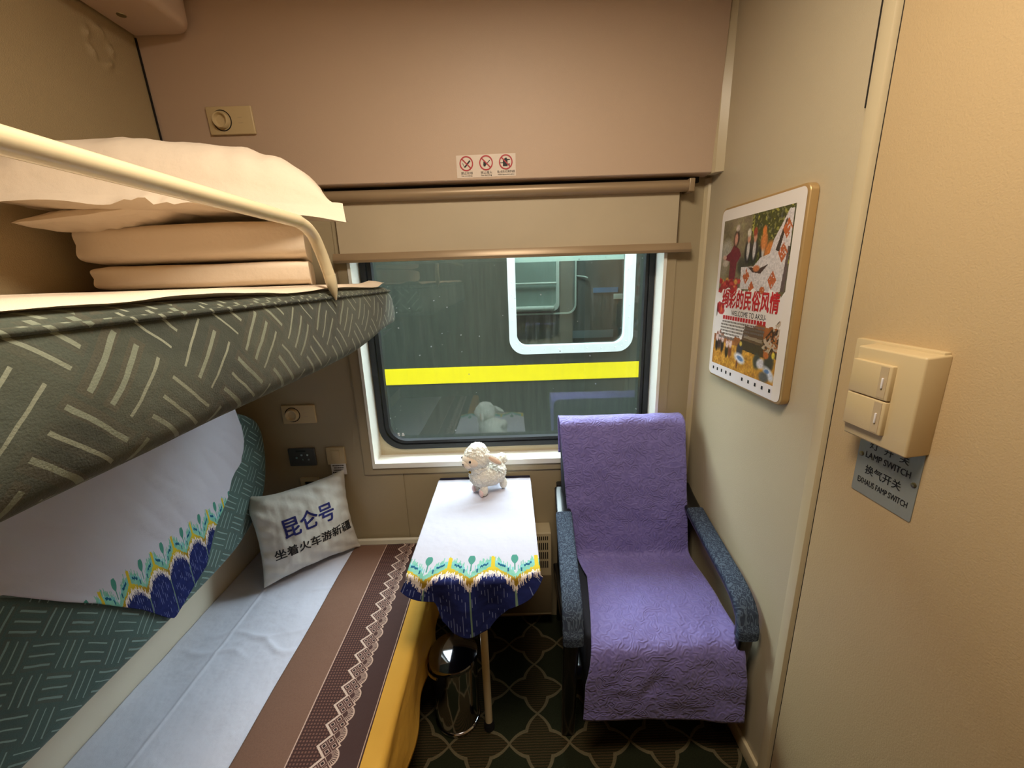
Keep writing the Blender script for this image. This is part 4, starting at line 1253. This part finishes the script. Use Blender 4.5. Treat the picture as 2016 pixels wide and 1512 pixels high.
    tr = (s > .72) & (s < .915) & (t > .60+.14*np.clip((.90-s)*5, 0, 1)) & (t < .80) & (n3 > .36); put_(tr, (72, 52, 44)); put_(tr & (n2 > .62), (190, 170, 150))
    for cx, cy, c in ((.10, .80, (30, 28, 30)), (.19, .80, (34, 30, 32)), (.27, .825, (40, 34, 30)), (.14, .79, (60, 40, 40)), (.32, .82, (120, 60, 40))):
        ell(cx, cy, .028, .045, c); ell(cx, cy-.045, .026, .030, (226, 196, 190)); ell(cx, cy-.07, .014, .012, (150, 90, 70))
    ell(.46, .80, .045, .045, (52, 50, 66)); ell(.47, .845, .085, .030, (226, 226, 236), rot=.2); ell(.48, .845, .05, .014, (96, 132, 186), rot=.2); ell(.44, .885, .012, .03, (110, 60, 50)); ell(.47, .76, .02, .015, (220, 190, 80))
    ell(.70, .83, .05, .045, (56, 60, 70)); ell(.75, .835, .055, .03, (214, 210, 222), rot=-.3); ell(.84, .82, .06, .05, (48, 46, 56)); ell(.85, .875, .08, .03, (206, 212, 228), rot=.5); ell(.83, .865, .03, .012, (90, 130, 190))
    ell(.80, .90, .06, .03, (84, 84, 90)); ell(.88, .775, .02, .018, (226, 206, 70)); ell(.80, .785, .035, .02, (196, 104, 50))
    img[:] = np.where((t > .925)[..., None], np.array((226, 220, 222.)), img)
    g = 1+.20*(sm(110, 150)-.5)+.08*(sm(200, 280)-.5); ph = ((t < .46) | (t > .74)) & (t < .925)
    img[:] = np.where(ph[..., None], (img*g[..., None])*.93+8, img)
    edge = (s < .045) | (s > .915) | (t < .062)
    img[:] = np.where(edge[..., None], np.array((230, 222, 214.)), img)
    return np.clip(img, 0, 255)
def poster_sheet():
    nx, ny = 250, 350; img = paint_poster(nx, ny)/255.0
    linc = np.where(img <= .04045, img/12.92, ((img+.055)/1.055)**2.4)
    me = bpy.data.meshes.new('print'); W, H_ = nx+1, ny+1
    jj, ii = np.meshgrid(np.arange(H_), np.arange(W), indexing='ij')
    e = .004
    co = np.stack([np.full(ii.shape, 0.0), PY0-e-(PW-2*e)*ii/nx, PZ1-e-(PH-2*e)*jj/ny], -1).reshape(-1, 3)
    # round the corners
    r = .018
    for cy, cz in ((PY0-e-r, PZ1-e-r), (PY1+e+r, PZ1-e-r), (PY0-e-r, PZ0+e+r), (PY1+e+r, PZ0+e+r)):
        sy = 1 if cy > (PY0+PY1)/2 else -1; sz = 1 if cz > (PZ0+PZ1)/2 else -1
        dy, dz = (co[:, 1]-cy)*sy, (co[:, 2]-cz)*sz; m = (dy > 0) & (dz > 0)
        L = np.maximum(dy, dz); hyp = np.sqrt(dy**2+dz**2)+1e-9; k = np.where(m, L/hyp, 1.0)
        co[:, 1] = np.where(m, cy+sy*dy*k, co[:, 1]); co[:, 2] = np.where(m, cz+sz*dz*k, co[:, 2])
    o3 = ORG[pt]
    co = co-np.array([0, o3.y, o3.z]); co[:, 0] = PX-o3.x
    a = (jj[:-1, :-1]*W+ii[:-1, :-1]).reshape(-1)
    faces = np.stack([a, a+W, a+W+1, a+1], -1).astype(np.int32)
    me.vertices.add(len(co)); me.vertices.foreach_set('co', co.reshape(-1))
    me.loops.add(faces.size); me.loops.foreach_set('vertex_index', faces.reshape(-1))
    me.polygons.add(len(faces)); me.polygons.foreach_set('loop_start', np.arange(0, faces.size, 4, dtype=np.int32))
    at_ = me.attributes.new('print_colour', 'FLOAT_COLOR', 'FACE')
    at_.data.foreach_set('color', np.concatenate([linc.reshape(-1, 3), np.ones((nx*ny, 1))], 1).astype(np.float32).reshape(-1))
    me.update(); me.validate()
    o = bpy.data.objects.new('print', me); COL.objects.link(o); o.parent = pt; ORG[o] = ORG[pt]
    def colr(nt):
        n = nt.nodes.new('ShaderNodeAttribute'); n.attribute_name = 'print_colour'; return n.outputs['Color']
    me.materials.append(mat('printed_poster_paper', colr, 0.3, spec=0.5))
    return o
poster_sheet()
def on_poster(bm, s, t, off=.0006):
    return put(bm, frame_matrix((PX-off, PY0-s*PW, PZ1-t*PH), (0, -1, 0), (0, 0, 1)))
g = on_poster(text_bm('绚彩的民俗风情', .300, .060, .025), .50, .515); obj('title_lettering', g, M_redtext, pt, smooth=False)
g = on_poster(text_bm('WELCOME TO AKSU-', .185, .016, .0), .52, .593); obj('welcome_lettering', g, M_ink_black, pt, smooth=False)
def rows_bm(rows, seed, wmin, wmax, gap, h):
    rnd = random.Random(seed); R = []
    for s0, s1, t in rows:
        x = s0*PW; e = s1*PW
        while x < e:
            w = rnd.uniform(wmin, wmax); R.append((x, x+w, -t*PH-h/2, -t*PH+h/2)); x += w+gap
    q = flat_quads(R); return put(q, frame_matrix((PX-.0006, PY0, PZ1), (0, -1, 0), (0, 0, 1)))
obj('subtitle_lettering', rows_bm([(.17, .74, .624)], 2, .010, .0125, .0035, .0125), M_redtext, pt, smooth=False)
obj('body_lettering', rows_bm([(.17, .74, .648), (.15, .74, .666), (.15, .74, .684), (.15, .55, .702), (.15, .44, .720)], 4, .004, .008, .0022, .0058), M_ink_grey, pt, smooth=False)
obj('small_lettering', rows_bm([(.13, .36, .742)], 6, .005, .008, .0025, .0085), M_ink_grey, pt, smooth=False)
for s0 in [.08+.07*i for i in range(5)]+[.53+.085*i for i in range(5)]: obj('footer_lettering', rows_bm([(s0, s0+.01, .950)], 8, .0085, .0100, .0210, .0105), M_ink_black, pt, smooth=False)

# ================================================================== LIGHT SWITCH
sw = thing('lamp_switch', 'raised ivory double rocker switch box on the right wall', 'switch', (XR, .735, 1.25))
SX = .696
def swbox():
    t = box(SX, XR-.004, .664, .803, 1.250, 1.433, .004, 3)
    for v in t.verts:
        if v.co.x < .715: v.co.z -= .004
    box(XR-.018, XR-.004, .667, .846, 1.262, 1.437, .003, 2, bm=t); return t
obj('housing', swbox(), M_plastic, sw)
for z0, z1 in ((1.338, 1.404), (1.270, 1.336)):
    rk = obj('rocker', put(box(-.0085, .004, .712, .799, z0, z1, .002), Matrix.Translation((SX, 0, 0))), M_plastic, sw)
    obj('indicator_strip', box(SX-.0092, SX-.0084, .7175, .7340, z0+.004, z1-.003), M_plastic2, rk, smooth=False)
    obj('indicator', box(SX-.0118, SX-.0088, .7235, .7270, z0+.022, z0+.042, .001), M_label, rk)
np_ = thing('switch_nameplate', 'engraved metal nameplate screwed below the ivory lamp switch', 'nameplate', (XR, .735, 1.113))
obj('plate', prism(rrect(.668, .803, 1.112, 1.262, .004, 3), 0, .7375, .7395, .0004, 1), M_plate, np_, angle=30)
def on_plate(bm, y, z): return put(bm, frame_matrix((.7370, y, z), (0, -1, 0), (0, 0, 1)))
for body_, w_, h_, y_, z_ in (('灯  开  关', .085, .017, .735, 1.2245), ('LAMP SWITCH', .098, .0135, .734, 1.2010), ('换气开关', .080, .0200, .738, 1.1700), ('EXHAUS FAMP SWITCH', .112, .0125, .735, 1.1420)):
    obj('engraving', on_plate(text_bm(body_, w_, h_, .012), y_, z_), M_ink_black, np_, smooth=False)
for y, z in ((.794, 1.197), (.676, 1.186)):
    obj('screw', lathe([(0, -.0024), (.003, -.0024), (.0052, -.001), (.0052, .001)], (.7372, y, z), 20, 0), M_screw, np_)

# ================================================================== CEILING LAMP (above the frame; it lights the cabin)
cl = thing('ceiling_lamp', 'round warm ceiling lamp in the middle of the cabin ceiling', 'ceiling lamp', (0, .48, 2.46))
obj('rim', lathe([(.255, 2.46), (.28, 2.46), (.285, 2.47), (.285, 2.499), (.255, 2.499), (.255, 2.46)], (0, .48, 0), 48), M_alu, cl)

# ================================================================== THE TRAIN OUTSIDE
TY = 3.30
tc = thing('train_carriage', 'dark green train carriage with a yellow stripe outside the window', 'train carriage', (0, TY, -1.2))
wo = rrect(-.012, .990, .975, 2.02, .125, 8); wi = rrect(.050, .918, 1.044, 1.96, .085, 8)
def carbody():
    o = rrect(-7.0, 7.0, -1.1, 2.60, .001, 8)
    t = ring(o, rrect(.0, .975, .99, 2.0, .11, 8), 1, TY, TY+.06)
    prof = [(TY, 2.60), (TY+.06, 2.78), (TY+.25, 2.95), (TY+.7, 3.08), (TY+1.5, 3.13), (TY+3.0, 2.60), (TY+2.9, 2.60), (TY+1.5, 3.09), (TY+.7, 3.04), (TY+.27, 2.91), (TY+.1, 2.76), (TY+.06, 2.60)]
    prism(prof, 0, -7, 7, bm=t)
    return t
obj('body_shell', carbody(), M_train, tc, smooth=False)
obj('stripe', box(-7, 7, TY-.004, TY+.001, .748, .883), M_stripe, tc, smooth=False)
fr = obj('window_frame', ring(wo, wi, 1, TY-.02, TY+.05), M_trainwin, tc, angle=30)
for x, z in [(.02, 1.25+.1*i) for i in range(8)]+[(.953, 1.25+.1*i) for i in range(8)]+[(.16+.115*i, 1.010) for i in range(7)]+[(.045, 1.06), (.935, 1.06), (.09, 1.02), (.90, 1.02)]:
    obj('rivet', lathe([(0, -.0225), (.004, -.0218), (.006, -.019)], (x, TY, z), 10, 1), M_trainwin, fr)
obj('window_pane', prism(rrect(.045, .925, 1.04, 1.965, .085, 8), 1, TY+.030, TY+.036), M_glass2, tc, smooth=False)
obj('window_blind', box(.052, .916, TY+.06, TY+.066, 1.700, 2.0), M_inner_pale, tc, smooth=False)
def interior():
    t = bmesh.new(); y0, y1 = TY+.065, TY+1.9
    x0, x1, z0, z1 = -1.0, 2.2, .2, 2.55
    for q in ([(x0, y1, z0), (x1, y1, z0), (x1, y1, z1), (x0, y1, z1)], [(x0, y0, z0), (x1, y0, z0), (x1, y1, z0), (x0, y1, z0)],
              [(x0, y0, z1), (x1, y0, z1), (x1, y1, z1), (x0, y1, z1)], [(x0, y0, z0), (x0, y1, z0), (x0, y1, z1), (x0, y0, z1)], [(x1, y0, z0), (x1, y1, z0), (x1, y1, z1), (x1, y0, z1)]):
        t.faces.new([t.verts.new(p) for p in q])
    return t
obj('cabin_lining', interior(), M_inner, tc, smooth=False)
IY = 4.60
obj('inner_partition', box(-1.0, 2.19, IY+.01, IY+.04, .2, 2.5), M_inner, tc, smooth=False)
obj('corridor_window', ring(rrect(-1.0, .548, 1.215, 2.2, .075, 8), rrect(-.96, .512, 1.262, 2.2, .055, 8), 1, IY-.03, IY+.02), M_inner_pale, tc, angle=30)
obj('corridor_view', box(-.97, .53, IY+.004, IY+.009, 1.23, 2.2), mat('pale_corridor_glass', C(140, 164, 158), .5, var=.05), tc, smooth=False)
obj('corridor_rail', tube([(-.97, IY-.035, 1.518), (.515, IY-.035, 1.518)], .012, 10), M_inner_pale, tc)
obj('corridor_sill', box(-.97, .49, IY-.10, IY, 1.225, 1.275, .02, 3), M_inner_pale, tc)
lp = rrect(-1.0, .738, 1.178, 2.3, .10, 8)
obj('outer_moulding', ring(lp, rrect(-1.0, .722, 1.194, 2.3, .085, 8), 1, IY-.02, IY+.012), M_inner_pale, tc, smooth=False)
obj('blue_notice', box(.925, 1.20, IY-.01, IY, 1.398, 1.452), M_blue, tc, smooth=False)
obj('white_handle', box(1.152, 1.252, IY-.01, IY, 1.322, 1.380, .006), M_inner_pale, tc)
obj('coat_hook', tube([(.740, IY, 1.585), (.82, IY-.02, 1.575), (.86, IY-.03, 1.56)], .008, 8), M_inner_pale, tc)
obj('low_notice', box(.70, 1.16, IY-.01, IY, .90, .985), mat('pale_blue_panel', C(130, 150, 160), .5, var=.05), tc, smooth=False)
area_light('far_carriage_fill', (.4, TY+.7, 2.5), (0, 0, 0), .6, 14.0, (.92, 1.0, .96))  # added fill light that brightens the far carriage interior
struct('ground', box(-12, 12, 1.8, 14, -1.6, -1.5), M_ballast, smooth=False)
